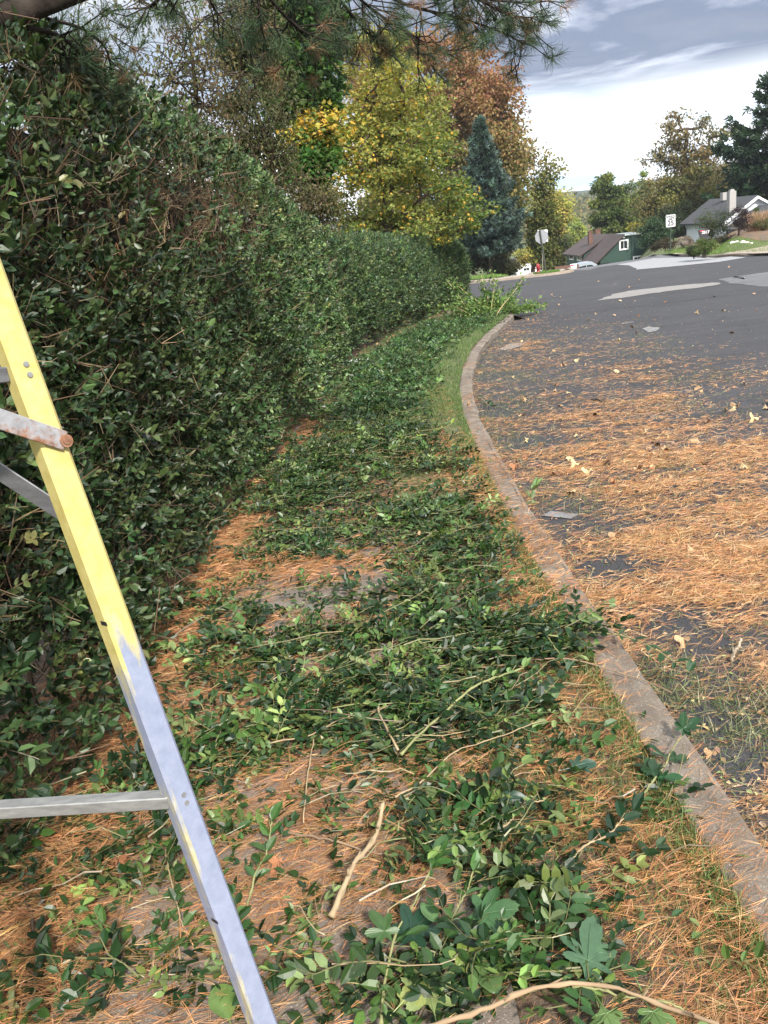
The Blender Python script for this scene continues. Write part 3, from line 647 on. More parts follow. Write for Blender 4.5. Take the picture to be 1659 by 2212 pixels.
# ------------------------------------------------------------------ litter on verge and road
def inverse_density(n, x0, x1, y0, y1, p=1.0):
    """more samples close to the viewer"""
    u = rng.random(n); y = (y0**(1-p)+(y1**(1-p)-y0**(1-p))*u)**(1/(1-p)) if p != 1 else y0*(y1/y0)**u
    return rng.uniform(x0, x1, n), y
BL = []   # green clipping blobs: world x, y, rx, ry, strength
for (x, y, ex, ey, st) in [(650, 1480, 290, 170, 1.), (760, 1330, 300, 60, .9), (850, 1180, 340, 80, 1), (780, 1000, 300, 90, 1), (560, 1080, 90, 70, .6), (880, 905, 250, 55, .9), (850, 800, 230, 60, .55), (930, 760, 120, 30, .4), (150, 2030, 260, 160, .85), (560, 2050, 140, 120, .35), (430, 1700, 220, 80, .8), (1050, 1850, 230, 110, .75), (1000, 1560, 180, 90, .9), (1180, 1400, 140, 40, .75), (1180, 1560, 100, 40, .3), (880, 1980, 220, 90, .4), (1000, 2120, 300, 70, .55), (300, 1900, 250, 60, .5), (1020, 700, 90, 30, .9), (60, 1650, 120, 60, .3), (100, 1300, 10, 10, .1), (950, 1430, 220, 80, 1), (1330, 1760, 110, 60, .3), (400, 2150, 200, 60, .5), (700, 1560, 300, 100, .8), (560, 1800, 110, 90, .6), (120, 2100, 260, 120, .8), (800, 1750, 160, 80, .6), (80, 1860, 120, 70, .6), (1180, 1700, 100, 60, .5), (1260, 1960, 100, 60, .3), (60, 1950, 160, 110, .9), (250, 2130, 180, 90, .9), (330, 1760, 150, 90, .8), (470, 1330, 90, 80, .8), (430, 2000, 90, 80, .6), (620, 1180, 90, 60, .8), (600, 1000, 80, 60, .7), (250, 1800, 200, 60, .6)]:
    c = A(x, y); a = A(x+ex, y); bb = A(x, y-ey); cc = A(x, y+ey); BL.append((c[0], (bb[1]+cc[1])/2, abs(a[0]-c[0]), abs(bb[1]-cc[1])/2, st))
GAP = []
for (x, y, ex, ey, st) in [(700, 1240, 170, 38, .9), (480, 1190, 70, 60, .5), (1130, 1500, 60, 60, .3), (650, 1800, 110, 110, .5), (1000, 1680, 100, 40, .2), (560, 1960, 90, 70, .7), (340, 1420, 60, 90, .5), (780, 1345, 60, 22, .8), (900, 2000, 80, 100, .4), (440, 1150, 50, 80, .55), (640, 940, 90, 40, .6), (820, 870, 200, 10, .5), (750, 1130, 60, 15, .4), (180, 1620, 120, 60, .5)]:
    c = A(x, y); a = A(x+ex, y); bb = A(x, y-ey); cc = A(x, y+ey); GAP.append((c[0], (bb[1]+cc[1])/2, abs(a[0]-c[0]), abs(bb[1]-cc[1])/2, st))
def green(x, y):
    g = np.zeros_like(x)
    for cx, cy, rx, ry, st in BL: g = np.maximum(g, st*np.exp(-(((x-cx)/rx)**2+((y-cy)/ry)**2)**1.6*.8))
    for cx, cy, rx, ry, st in GAP: g = g*(1-st*np.exp(-(((x-cx)/rx)**2+((y-cy)/ry)**2)**1.5*.8))
    g = g*(.76+.42*fbm(x*.8, y*1.6, 70, 3.0)+.55*fbm(x*.8, y*1.9, 73, 4.6))+.2*np.clip(fbm(x, y*.6, 71, 5.), 0, 1)*sm(.05, .3, g)
    g = g*(1-.55*np.exp(-((x+1.24-.02*y)/.14)**2)*(1-sm(8.5, 10, y)))
    g = g*(1-sm(-.42, -.22, x-xk(y))*sm(3.6, 4.6, y))
    xc = xk(y)-1.25-.06*np.clip(y-8, 0, 6); lim = np.interp(y, [4, 6.5, 9, 12], [1.5, 1.1, .64, .62]); g = g*np.where(y > 5, np.exp(-np.abs((x-xc)/lim)**5), 1)
    return np.clip(g, 0, 1)
# far part of the verge: the walk of clippings continues to the pile
def green_far(x, y):
    xc = xk(y)-np.interp(y, [9, 14, 22], [1.25, 1.55, 1.5]); g = np.exp(-np.abs((x-xc)/np.interp(y, [9, 14, 22], [.7, .75, 1.1]))**4)*sm(9, 11, y)*(.55+.7*fbm(x, y, 72, 3.0)); return np.clip(g, 0, 1)
MOUND = lambda x, y: .05*green(x, y)
b = MB(); n = 24000
x, y = inverse_density(n, -1.6, 1.0, 1.0, 12.5, .35)
g = green(x, y); k = rng.random(n) < g*1.0
k &= x < xk(y)-.16
x, y, g = x[k], y[k], g[k]; n = len(x); print('clipping sprigs', n)
pos = np.stack([x, y, zt(x, y)+.008+rng.random(n)**1.3*(.02+.10*g)], 1); az = rng.uniform(0, 2*PI, n)
d = np.stack([np.cos(az), np.sin(az)*.6, rng.normal(.05, .22, n)], 1); Rr = frames(d, np.stack([rng.normal(0, .5, n), rng.normal(0, .5, n), np.ones(n)], 1))
col = pick([(.016, .040, .013), (.028, .068, .018), (.065, .125, .030), (.14, .20, .055), (.20, .26, .10)], [7, 7, 4, 2.4, 1.], n)
which = rng.integers(0, len(SP), n); sc = rng.uniform(.6, 1.12, n)
for i, tm in enumerate(SP):
    k = which == i; scatter(b, tm, pos[k], Rr[k], sc[k], col[k], (.20, .19, .08))
# long cut stems tangled through the leaves
for _ in range(520):
    yy = 1.2*(13/1.2)**rng.random(); xx = rng.uniform(-1.3, float(xk(yy))-.2)
    if rng.random() > .08+float(green(np.array([xx]), np.array([yy]))[0]): continue
    a_ = rng.uniform(-.5, .9)+PI*(rng.random() < .5); L_ = rng.uniform(.18, .55)*(.55 if yy < 2.6 else 1); q = np.array([xx, yy, float(zt(xx, yy))+rng.uniform(.03, .13)]); dd = np.array([math.cos(a_), math.sin(a_), rng.normal(0, .10)])
    P_ = q+np.outer(np.linspace(0, 1, 6), dd)*L_; P_[1:] += np.cumsum(rng.normal(0, .010, (5, 3)), 0); P_[:, 2] = np.maximum(P_[:, 2], zt(P_[:, 0], P_[:, 1])+.01); b.tube(P_, np.linspace(rng.uniform(.002, .0038), .0012, 6), 4, pick([(.34, .27, .15), (.24, .23, .10), (.20, .14, .09)], [3, 3, 2], 1)[0])
# loose single leaves
n = 9000; x, y = inverse_density(n, -1.6, 1.0, 1.0, 12, .5); g = green(x, y); k = (rng.random(n) < .10+.5*g) & (x < xk(y)-.1); x, y, g = x[k], y[k], g[k]; n = len(x)
pos = np.stack([x, y, zt(x, y)+.015+rng.random(n)*.03*(1+2*g)], 1); az = rng.uniform(0, 2*PI, n)
Rr = frames(np.stack([np.cos(az), np.sin(az), rng.normal(0, .3, n)], 1), np.stack([rng.normal(0, .4, n), rng.normal(0, .4, n), np.ones(n)], 1))
scatter(b, leaf_oval(1, .5, .15, .2), pos, Rr, rng.uniform(.025, .05, n), pick([(.03, .075, .025), (.07, .14, .04), (.15, .22, .07), (.25, .25, .07)], [5, 4, 2, .4], n))
b.build('hedge_clippings', M['cut_leaf'], kind='stuff', label='layer of cut leafy privet shoots covering the verge beside the hedge', cat='clippings')
b = MB(); n = 9000; y = rng.uniform(9.5, 22.8, n); x = xk(y)-rng.uniform(.2, 2.3, n); k = rng.random(n) < green_far(x, y); x, y = x[k], y[k]; n = len(x)
pos = np.stack([x, y, zt(x, y)+.02+rng.random(n)*.08], 1); az = rng.uniform(0, 2*PI, n); d = np.stack([np.cos(az), np.sin(az), rng.normal(.1, .3, n)], 1)
Rr = frames(d, np.stack([rng.normal(0, .5, n), rng.normal(0, .5, n), np.ones(n)], 1)); which = rng.integers(0, len(SPF), n)
col = pick([(.03, .07, .025), (.05, .11, .03), (.10, .17, .05)], [5, 5, 2], n)
for i, tm in enumerate(SPF):
    k = which == i; scatter(b, tm, pos[k], Rr[k], rng.uniform(.9, 1.5, k.sum()), col[k])
b.build('hedge_clippings', M['cut_leaf'], kind='stuff', label='thinner scatter of cut shoots along the far verge', cat='clippings')
# pine needles
def needle_t(seed, L=1., w=.0095, nn=2):
    r2 = np.random.default_rng(seed); parts = []
    for q in range(nn):
        a = r2.normal(0, .12); c = r2.normal(0, .10); z = r2.normal(0, .05); l = L*r2.uniform(.75, 1.1)
        P = np.array([(0, 0, 0), (a*.5*l+c*.3, .5*l, z*.6+.03), (a*l, l, z)]); V = []
        for i, p in enumerate(P): ww = w*(1, .9, .3)[i]; V += [p+(-ww, 0, 0), p+(ww, 0, 0)]
        parts.append(T_(V, [(0, 1, 3), (0, 3, 2), (2, 3, 5), (2, 5, 4)], 0, r2.uniform(.7, 1.3)))
    return merge(parts)
NTn = [needle_t(i, 1., .0062) for i in range(8)]; NTf = [needle_t(i, 1., .0105) for i in range(8)]; NT = NTn
def needles(name, x, y, dz, dirx, cols, w, sc=(.06, .105), label=None, mat='dull'):
    b = MB(); n = len(x); th = dirx+rng.normal(0, .55, n); th = np.where(rng.random(n) < .25, rng.uniform(0, PI, n), th); th = th+PI*(rng.random(n) < .5)
    d = np.stack([np.cos(th), np.sin(th), rng.normal(.0, .10, n)], 1); Rr = frames(d, None, rng.normal(0, .5, n))
    pos = np.stack([x, y, zt(x, y)+dz+np.where((x < .2) & (y < 5.7) & (x < xk(y)-.1), .018, 0)], 1); which = rng.integers(0, 8, n); col = pick(cols, w, n, .22); s = rng.uniform(*sc, n)
    nr_ = y < 3.6
    for i in range(8):
        for tm, kk in ((NTn[i], nr_), (NTf[i], ~nr_)):
            k = (which == i) & kk; scatter(b, tm, pos[k], Rr[k], s[k], col[k])
    print(name, n)
    return b.build(name, M[mat], kind='stuff', label=label, cat='pine needles')
NC = [(.44, .215, .09), (.34, .155, .065), (.52, .30, .155), (.20, .10, .05)]
n = 170000; x, y = inverse_density(n, -1.7, 1.0, .9, 11.5, .75); g = green(x, y)
k = (x < xk(y)-.16); pr = .35+.45*fbm(x, y, 80, 2.2)-.25*g; pr = np.where(x > .45, pr+.15, pr); pr = pr-.5*sm(9, 11.5, y)-.45*np.exp(-((x-.12)/.25)**2-((y-1.6)/.4)**2); pr = np.where(x > .15, pr-.25*(fbm(x, y, 85, 2.6) > .55), pr)
for cx, cy, rx, ry, st in GAP: pr = pr+.5*st*np.exp(-(((x-cx)/rx)**2+((y-cy)/ry)**2))
pr = pr+.5*np.exp(-((x+1.15)/.25)**2)
k &= rng.random(n) < np.clip(pr, .05, 1); x, y, g = x[k], y[k], g[k]
needles('pine_needles', x, y, .006+rng.random(len(x))*(.028+.02*g), .35, NC, [5, 4, 3, 1.5], label='orange fallen pine needles matted over the verge')
# needles on the road; holes of bare asphalt
HOLE = []
for (x, y, ex, ey, st) in [(1150, 955, 110, 26, .95), (1230, 1095, 70, 26, .9), (1330, 1235, 130, 50, .9), (1560, 1560, 170, 130, .75), (1250, 800, 160, 40, .5), (1500, 1400, 60, 90, .7), (1600, 1650, 110, 70, .85), (1640, 1150, 60, 20, .5), (1480, 900, 160, 30, .6), (1600, 870, 90, 40, .6), (1590, 1760, 60, 70, .7), (1120, 900, 90, 30, .6), (1480, 1330, 70, 40, .6), (1100, 820, 60, 40, .6), (1420, 1480, 60, 60, .6)]:
    c = A(x, y, RZ); a = A(x+ex, y, RZ); bb = A(x, y-ey, RZ); cc = A(x, y+ey, RZ); HOLE.append((c[0], (bb[1]+cc[1])/2, abs(a[0]-c[0]), abs(bb[1]-cc[1])/2, st))
ED = np.array([A(*p, RZ)[:2] for p in [(1040, 690), (1120, 720), (1200, 765), (1330, 790), (1430, 830), (1480, 880), (1540, 905), (1659, 925)]])
def road_pr(x, y):
    # outer edge of the mat: distance y limit as a function of bearing
    bear = x/y; eb = ED[:, 0]/ED[:, 1]; o = np.argsort(eb); lim = np.interp(bear, eb[o], ED[o, 1]); rel = y/lim*(1+.5*sm(3.8, 5.6, x-.3*y))
    pr = .9*(1-sm(.86, 1.14, rel))+.18*(1-sm(1.1, 1.8, rel))
    pr = pr*(.30+.85*sm(-.35, .5, fbm(x*.55, y*1.1, 81, 2.1)))*(.32+.8*sm(-.4, .35, fbm(x*.6, y*1.6, 88, 5.)))
    near = sm(.0, .8, x-xk(y)); pr = pr*(.5+.5*near)*(1-.45*np.exp(-((x-xk(y)-.9)/.9)**2)*sm(6, 8, y)*(1-sm(12, 15, y)))
    for cx, cy, rx, ry, st in HOLE: pr = pr*(1-st*np.exp(-(((x-cx)/rx)**2+((y-cy)/ry)**2)**1.5))
    return np.clip(pr, 0, 1)*np.where(rel > 2., 0, 1)
n = 540000; y = 1.4*(27/1.4)**rng.random(n); xm = np.minimum(.56*y+2.6, 11.); x = xk(y)+rng.random(n)*(xm-xk(y)).clip(.01)
k = rng.random(n) < np.clip(road_pr(x, y)*1.0*(1.15-.0*y), 0, 1); x, y = x[k], y[k]
clump = np.clip(fbm(x, y*1.5, 83, 3.), 0, 1)
needles('pine_needles', x, y, RZ+.004+rng.random(len(x))*(.012+.03*clump), .30, [(.48, .255, .12), (.40, .19, .08), (.56, .36, .20), (.22, .125, .07)], [5, 3.5, 3.5, 1], label='thick drift of orange pine needles across the asphalt')
# a few needles caught on the kerb top
n = 9000; y = rng.uniform(1.2, 14, n); x = xk(y)-rng.uniform(0, .18, n); k = rng.random(n) < (.45+.4*fbm(x, y, 84, 1.8))*(1-.85*sm(6, 9, y)); x, y = x[k], y[k]
needles('pine_needles', x, y, .020+rng.random(len(x))*.006, .5, NC, [5, 4, 3, 1.5], sc=(.05, .09), label='pine needles caught along the top of the kerb')
# needles hanging in the hedge
n = 1500; s_ = rng.uniform(2.5, 11, n); h_ = rng.uniform(.25, .98, n); pos, nm = surfA(s_, h_, rng.uniform(-.03, .08, n)); b = MB(); d = np.stack([rng.normal(.1, .3, n), rng.normal(0, .35, n), -np.ones(n)], 1)
Rr = frames(d, None, rng.uniform(0, 6.28, n)); scatter(b, NT[0], pos, Rr, rng.uniform(.07, .12, n), pick([(.30, .15, .07), (.22, .12, .06)], [1, 1], n)); b.build('caught_needles', M['dull'], hA)
# cut grass on road, blown clippings
def blade_t(seed, w=.05):
    r2 = np.random.default_rng(seed); c = r2.uniform(.1, .6); V = []
    for t, ww in ((0, 1), (.4, .85), (.75, .55), (1, .08)): V += [(-w/2*ww, c*t*t*.8, t*(1-.25*c*t)), (w/2*ww, c*t*t*.8, t*(1-.25*c*t))]
    return T_(V, [(0, 1, 3), (0, 3, 2), (2, 3, 5), (2, 5, 4), (4, 5, 7), (4, 7, 6)], 0, r2.uniform(.8, 1.25))
BT = [blade_t(i) for i in range(6)]
def grass(name, x, y, dz, hgt, cols, w, lay=.35, label=None, wide=1., mat='blade', parent=None):
    n = len(x); b = MB(); az = rng.uniform(0, 2*PI, n); ca_, sa_ = np.cos(az), np.sin(az); tl = rng.normal(0, lay, n)
    Z = unit(np.stack([np.sin(tl)*ca_, np.sin(tl)*sa_, np.cos(tl)], 1)); X = unit(np.cross(np.stack([-sa_, ca_, 0*az], 1), Z)); Y = np.cross(Z, X); Rr = np.stack([X*wide, Y, Z], 2)
    pos = np.stack([x, y, zt(x, y)+dz], 1); col = pick(cols, w, n); which = rng.integers(0, 6, n); s = rng.uniform(.6, 1.3, n)*hgt*(1+(np.clip((y-6)/16, 0, 1.4) if name == 'verge_grass' else 0))
    for i, tm in enumerate(BT):
        k = which == i; scatter(b, tm, pos[k], Rr[k], s[k], col[k])
    if parent is not None: return b.build(name, M[mat], parent)
    return b.build(name, M[mat], kind='stuff', label=label, cat='grass')
GC = [(.07, .13, .035), (.11, .185, .055), (.17, .22, .085), (.25, .24, .12)]
n = 150000; y = 1.0*(25.5/1.0)**rng.random(n); x = np.where(y < 22.3, xk(y), 4.)-.165-rng.random(n)**1.1*np.interp(y, [0, 8, 11, 23], [.75, .8, 1.9, 3.0])
pr = np.interp(y, [0, 5, 8, 11, 23], [.30, .38, .7, 1, 1])*(.55+.5*fbm(x, y, 86, 2.4)); pr = pr+.5*(np.abs(xk(y)-.20-x) < .05)
k = rng.random(n) < np.clip(pr, .05, 1); grass('verge_grass', x[k], y[k], .02*(y[k] > 7.5), .045, GC, [5, 5, 3, 1], .5, label='thin worn grass growing along the kerb side of the verge', wide=1.3)
n = 46000; y = 1.8*(19/1.8)**rng.random(n); x = xk(y)+rng.random(n)**1.3*np.minimum(.45*y, 3.5); k = rng.random(n) < .14+.8*sm(.1, .9, fbm(x, y, 87, 2.6))+.25*np.exp(-(x-xk(y)-.4)**2/.2)*sm(6, 8, y); 
grass('cut_grass', x[k], y[k], RZ+.004, .06, [(.10, .14, .06), (.16, .19, .10), (.24, .24, .15), (.30, .26, .17)], [3, 4, 3, 2], 1.35, label='clumps of cut grass lying among the needles on the road', wide=1.2)
# tiny leaf bits on the road
n = 2600; y = 2*(34/2)**rng.random(n); x = xk(y)+rng.random(n)**1.5*np.minimum(.5*y, 12); b = MB(); az = rng.uniform(0, 6.28, n)
Rr = frames(np.stack([np.cos(az), np.sin(az), rng.normal(0, .2, n)], 1), np.stack([rng.normal(0, .3, n), rng.normal(0, .3, n), np.ones(n)], 1))
scatter(b, leaf_kite(1, .6, .2), np.stack([x, y, zt(x, y)+RZ+.012], 1), Rr, rng.uniform(.012, .035, n), pick([(.42, .30, .18), (.30, .20, .12), (.16, .11, .07), (.20, .22, .10), (.5, .42, .2)], [4, 3, 2, 2, 1], n)); b.build('leaf_crumbs', M['dull'], kind='stuff', label='small leaf fragments sprinkled over the asphalt', cat='leaf litter')
# lawn blades on the far side
n = 30000; x = rng.uniform(-2, 9.3, n); yl = np.interp(x, lawnL[:, 0], lawnL[:, 1]); y = yl+rng.random(n)*6
grass('lawn_grass', x, y, .04, .09, [(.10, .20, .035), (.16, .27, .06), (.22, .28, .07)], [4, 4, 1], .3, label='bright green lawn across the side road', wide=2.2)
n = 5000; th = rng.uniform(0, 6.28, n); r_ = np.sqrt(rng.random(n)); x = 11.15+r_*np.cos(th)*.75; y = 50.5+r_*np.sin(th)*.9
grass('island_grass', x, y, .0, .13, [(.10, .20, .035), (.16, .27, .06)], [1, 1], .3, label='round tuft of bright grass at the foot of the stop sign', wide=2.)
n = 36000; u = rng.random(n); i0 = rng.integers(0, len(RCd)-1, n); base = RCd[i0]+(RCd[i0+1]-RCd[i0])*u[:, None]; dd = rng.random(n)**1.2
x = base[:, 0]+.3+dd*3.; y = base[:, 1]+.25+dd*3.4
grass('lawn_grass', x, y, .0, .10, [(.10, .18, .035), (.15, .24, .06), (.2, .24, .08)], [4, 4, 2], .3, label='green lawn strip round the corner with the speed limit sign', wide=2.2)
# ------------------------------------------------------------------ individual cut branches, twigs and leaves on the verge
def curve(P, n=24):
    P = np.asarray(P, float); d = np.r_[0, np.cumsum(np.linalg.norm(np.diff(P, axis=0), axis=1))]; t = np.linspace(0, d[-1], n)
    Q = np.stack([np.interp(t, d, P[:, i]) for i in range(3)], 1)
    for _ in range(2): Q[1:-1] = (Q[:-2]+2*Q[1:-1]+Q[2:])/4
    return Q
def z8(x, y): return ((1500+x/1.0886)*1659/3024, (2300+y/1.0886)*1659/3024)
def z7(x, y): return (x/1.106*1659/3024, (2300+y/1.106)*1659/3024)
def cut_branch(label, pix, r0, r1, dz=(.05, .05), leaves=None, col=(.34, .25, .15), forks=(), name='cut_branch', grp='cut branches lying on the verge', conv=None, road=False):
    pts = [conv(*p) if conv else p for p in pix]; zz = np.linspace(dz[0], dz[1], len(pts))
    P = np.array([A(*p, zz[i]) for i, p in enumerate(pts)]); Q = curve(P, 26); Q[:, 2] += .008*np.sin(np.linspace(0, 9, 26)+rng.uniform(0, 6)); Q[1:-1] += rng.normal(0, .0013, (24, 3))
    root = thing(name, label, 'branch', P[0], grp); b = MB(); rr_ = np.linspace(r0, r1, 26)*(1+.10*rng.normal(0, 1, 26)); rr_[::4] *= 1.28; cv_ = np.repeat(np.array(col)[None]*(1+.22*fbm(np.arange(26.), np.arange(26.)*0, int(rng.integers(0, 90)), .9))[:, None], 6, 0)
    b.tube(Q, rr_, 6, np.clip(cv_, .02, 1))
    for i_ in range(3, 25, 4):
        e_ = Q[i_]+unit(unit(Q[i_+1]-Q[i_-1])*.7+rng.normal(0, .6, 3)+np.array([0, 0, .3]))*rng.uniform(.012, .05); b.tube([Q[i_], e_], [r1*.8, r1*.5], 4, np.array(col)*.8)
    for f in forks:
        fp = [conv(*p) if conv else p for p in f]; FP = np.array([A(*p, zz.mean()) for p in fp]); b.tube(curve(FP, 12), np.linspace(r0*.6, r1*.7, 12), 5, col)
    b.build('stem', M['dull'], root, smooth=True)
    if leaves:
        L_, cnt, t0, cols, lob = leaves; b = MB(); tms = [leaf_oval(1, .5, .12, .15), leaf_oval(1, .42, .2, .3)] if not lob else [leaf_lobed(1, 3, 5, .12), leaf_lobed(1, 8, 5, .2)]
        for i in range(cnt):
            t = t0+(1-t0)*i/max(1, cnt-1); q = np.array([np.interp(t*25, np.arange(26), Q[:, c]) for c in range(3)]); tg_ = unit(np.array([np.interp(min(25, t*25+1), np.arange(26), Q[:, c]) for c in range(3)])-q+1e-6)
            for s_ in (-1, 1):
                al = rng.uniform(.6, 1.1) if i < cnt-1 else .25; pr_ = np.cross(tg_, [0, 0, 1]); d = unit(tg_*math.cos(al)+s_*pr_*math.sin(al)+np.array([0, 0, rng.normal(.15, .2)]))
                Rr = frames(d[None], np.array([[rng.normal(0, .35), rng.normal(0, .35), 1]])); scatter(b, tms[rng.integers(0, 2)], q[None], Rr, L_*rng.uniform(.7, 1.15), pick([cols], [1], 1))
        b.build('leaves', M['cut_leaf'], root)
    return root
PALE = (.17, .25, .09); DK = (.022, .065, .022); MID = (.06, .13, .035); STEM = (.36, .27, .165); GRS = (.24, .24, .11)
cut_branch('long pale bare branch that forks in the middle of the verge', [(1440, 1440), (1500, 1320), (1560, 1200), (1640, 1090), (1672, 960)], .0085, .006, (.11, .15), None, STEM, conv=z7)
cut_branch('thin green-tan shoot running from the fork towards the kerb', [(867, 1635), (930, 1560), (1020, 1490), (1130, 1440)], .005, .0035, (.15, .15), (.05, 3, .8, PALE, False), GRS)
cut_branch('upright-looking thin shoot with pale leaves above the fork', [(860, 1620), (815, 1540), (840, 1450), (850, 1380)], .004, .002, (.11, .09), (.045, 3, .75, MID, False), STEM)
cut_branch('arching brown branch across the bottom edge of the verge', [(180, 1900), (450, 1810), (640, 1740), (800, 1726), (960, 1720), (1100, 1752), (1220, 1800), (1450, 1890)], .006, .0045, (.12, .10), None, (.30, .21, .13), conv=z8)
cut_branch('thin second stem under the arching branch near the bottom edge', [(820, 1735), (980, 1745), (1120, 1775), (1300, 1830)], .003, .002, (.09, .07), None, GRS, conv=z8)
cut_branch('bare stem reaching over the kerb onto the asphalt', [(200, 352), (380, 356), (560, 345), (740, 322), (860, 330), (1000, 372), (1150, 410), (1245, 465)], .004, .002, (.09, .02), None, (.26, .18, .12), conv=z8)
cut_branch('dark leafy shoot lying across the kerb with its tip on the road', [(650, 210), (780, 240), (860, 205), (960, 200), (1060, 222), (1130, 262), (1210, 310), (1320, 378)], .0035, .0015, (.10, .03), (.062, 11, .05, DK, False), GRS, conv=z8)
cut_branch('glossy dark-leaved shoot beside the kerb just above the bare stem', [(560, 120), (640, 180), (700, 215), (745, 265), (790, 330), (800, 380)], .003, .002, (.10, .08), (.055, 7, .1, DK, False), GRS, conv=z8)
cut_branch('pale green sprig lying on orange needles beside the kerb', [(835, 655), (800, 590), (740, 520), (700, 460), (640, 390)], .0028, .0015, (.03, .05), (.052, 6, .2, PALE, False), STEM, conv=z8)
cut_branch('shoot with lobed dark leaves resting over the kerb edge', [(1095, 950), (1140, 890), (1195, 810), (1240, 720), (1290, 660)], .003, .0018, (.03, .05), (.085, 3, .35, DK, True), GRS, conv=z8)
cut_branch('dark twig with four broad leaves right of the big lobed leaf', [(820, 1170), (880, 1130), (960, 1080), (1030, 1020), (1080, 985)], .003, .0018, (.06, .07), (.075, 5, .3, (.015, .045, .018), False), STEM, conv=z8)
cut_branch('pale shoot with mixed leaves pointing up from the lower verge', [(200, 1620), (280, 1500), (350, 1360), (395, 1230)], .0035, .002, (.06, .08), (.055, 4, .15, MID, False), GRS, conv=z8)
cut_branch('long thin green shoot near the bottom middle with lobed leaves', [(0, 1880), (15, 1700), (60, 1520), (130, 1380), (210, 1230)], .004, .0022, (.08, .08), (.11, 2, .45, MID, True), GRS, conv=z8)
cut_branch('curved bare tan twig right of the dark oval leaf', [(525, 1055), (560, 1000), (620, 945), (700, 918)], .004, .002, (.07, .08), None, STEM, conv=z8)
cut_branch('long straight twig slanting over the dense clippings', [(60, 910), (180, 860), (330, 700), (560, 640), (700, 590)], .003, .0015, (.10, .07), None, STEM, conv=z8)
cut_branch('thin upright bare shoot in the middle of the verge', [(1400, 405), (1378, 520), (1360, 700), (1340, 860), (1322, 1040)], .003, .002, (.10, .08), None, STEM, conv=z7)
cut_branch('brown twig lying left of the forked branch', [(1220, 1065), (1350, 1100), (1480, 1135), (1660, 1170), (1800, 1190)], .004, .002, (.06, .07), None, (.26, .18, .12), conv=z7)
cut_branch('slender shoot with big leaves between ladder and forked branch', [(1070, 1410), (1110, 1290), (1160, 1160), (1185, 1040)], .0035, .002, (.05, .09), (.07, 5, .3, MID, False), GRS, conv=z7)
cut_branch('fine shoot crossing the dense dark clippings', [(1180, 700), (1330, 660), (1480, 600), (1640, 540)], .003, .0015, (.10, .1), (.05, 5, .2, DK, False), STEM, conv=z7)
cut_branch('pale-leaved sprig on top of the dark clippings', [(1310, 410), (1330, 330), (1310, 250), (1290, 190)], .0028, .0015, (.12, .12), (.055, 6, .0, PALE, False), GRS, conv=z7)
cut_branch('pale-leaved sprig right of the ladder at mid height', [(960, 640), (900, 560), (850, 500), (810, 450)], .0028, .0015, (.09, .12), (.05, 5, .1, (.10, .18, .07), False), GRS, conv=z7)
cut_branch('dark broken twig at the lower left behind the ladder', [(115, 1310), (130, 1400), (150, 1520), (155, 1600)], .006, .004, (.04, .05), None, (.09, .065, .045), conv=z7)
cut_branch('leafy shoot with light tip near the bottom of the ladder', [(900, 870), (930, 760), (945, 700), (960, 640)], .003, .0015, (.05, .1), (.05, 6, .1, MID, False), GRS, conv=z7)
cut_branch('tall-leaved sprig at the right foot of the ladder', [(720, 1140), (735, 1250), (770, 1400), (800, 1500)], .003, .002, (.07, .05), (.055, 5, .1, MID, False), STEM, conv=z7)
cut_branch('long comb-like dark shoot pointing to the kerb farther up the verge', [(700, 985), (800, 984), (900, 988), (1000, 990)], .0035, .002, (.12, .10), (.055, 14, .05, DK, False), GRS)
cut_branch('bright yellow-green shoot tip farther up the verge', [(860, 960), (900, 945), (940, 930), (975, 918)], .003, .002, (.10, .14), (.07, 6, .2, (.22, .30, .05), False), GRS)
cut_branch('dark leafy scrap on the asphalt beside the bend of the kerb', [(1030, 855), (1045, 865), (1060, 880)], .004, .002, (-.08, -.08), (.09, 5, .0, DK, False), STEM)
cut_branch('broad pale leaf spray standing against the kerb on the road', [(1150, 1090), (1148, 1070), (1155, 1050)], .003, .002, (-.06, .06), (.10, 4, .0, PALE, False), GRS)
cut_branch('short dark stick on the road amid the needles', [(1278, 862), (1295, 866), (1310, 868)], .008, .007, (-.10, -.10), None, (.04, .03, .025))
cut_branch('short pale stick on the road near the right edge', [(1580, 1425), (1590, 1405), (1600, 1385)], .008, .006, (-.09, -.09), None, (.34, .27, .2))
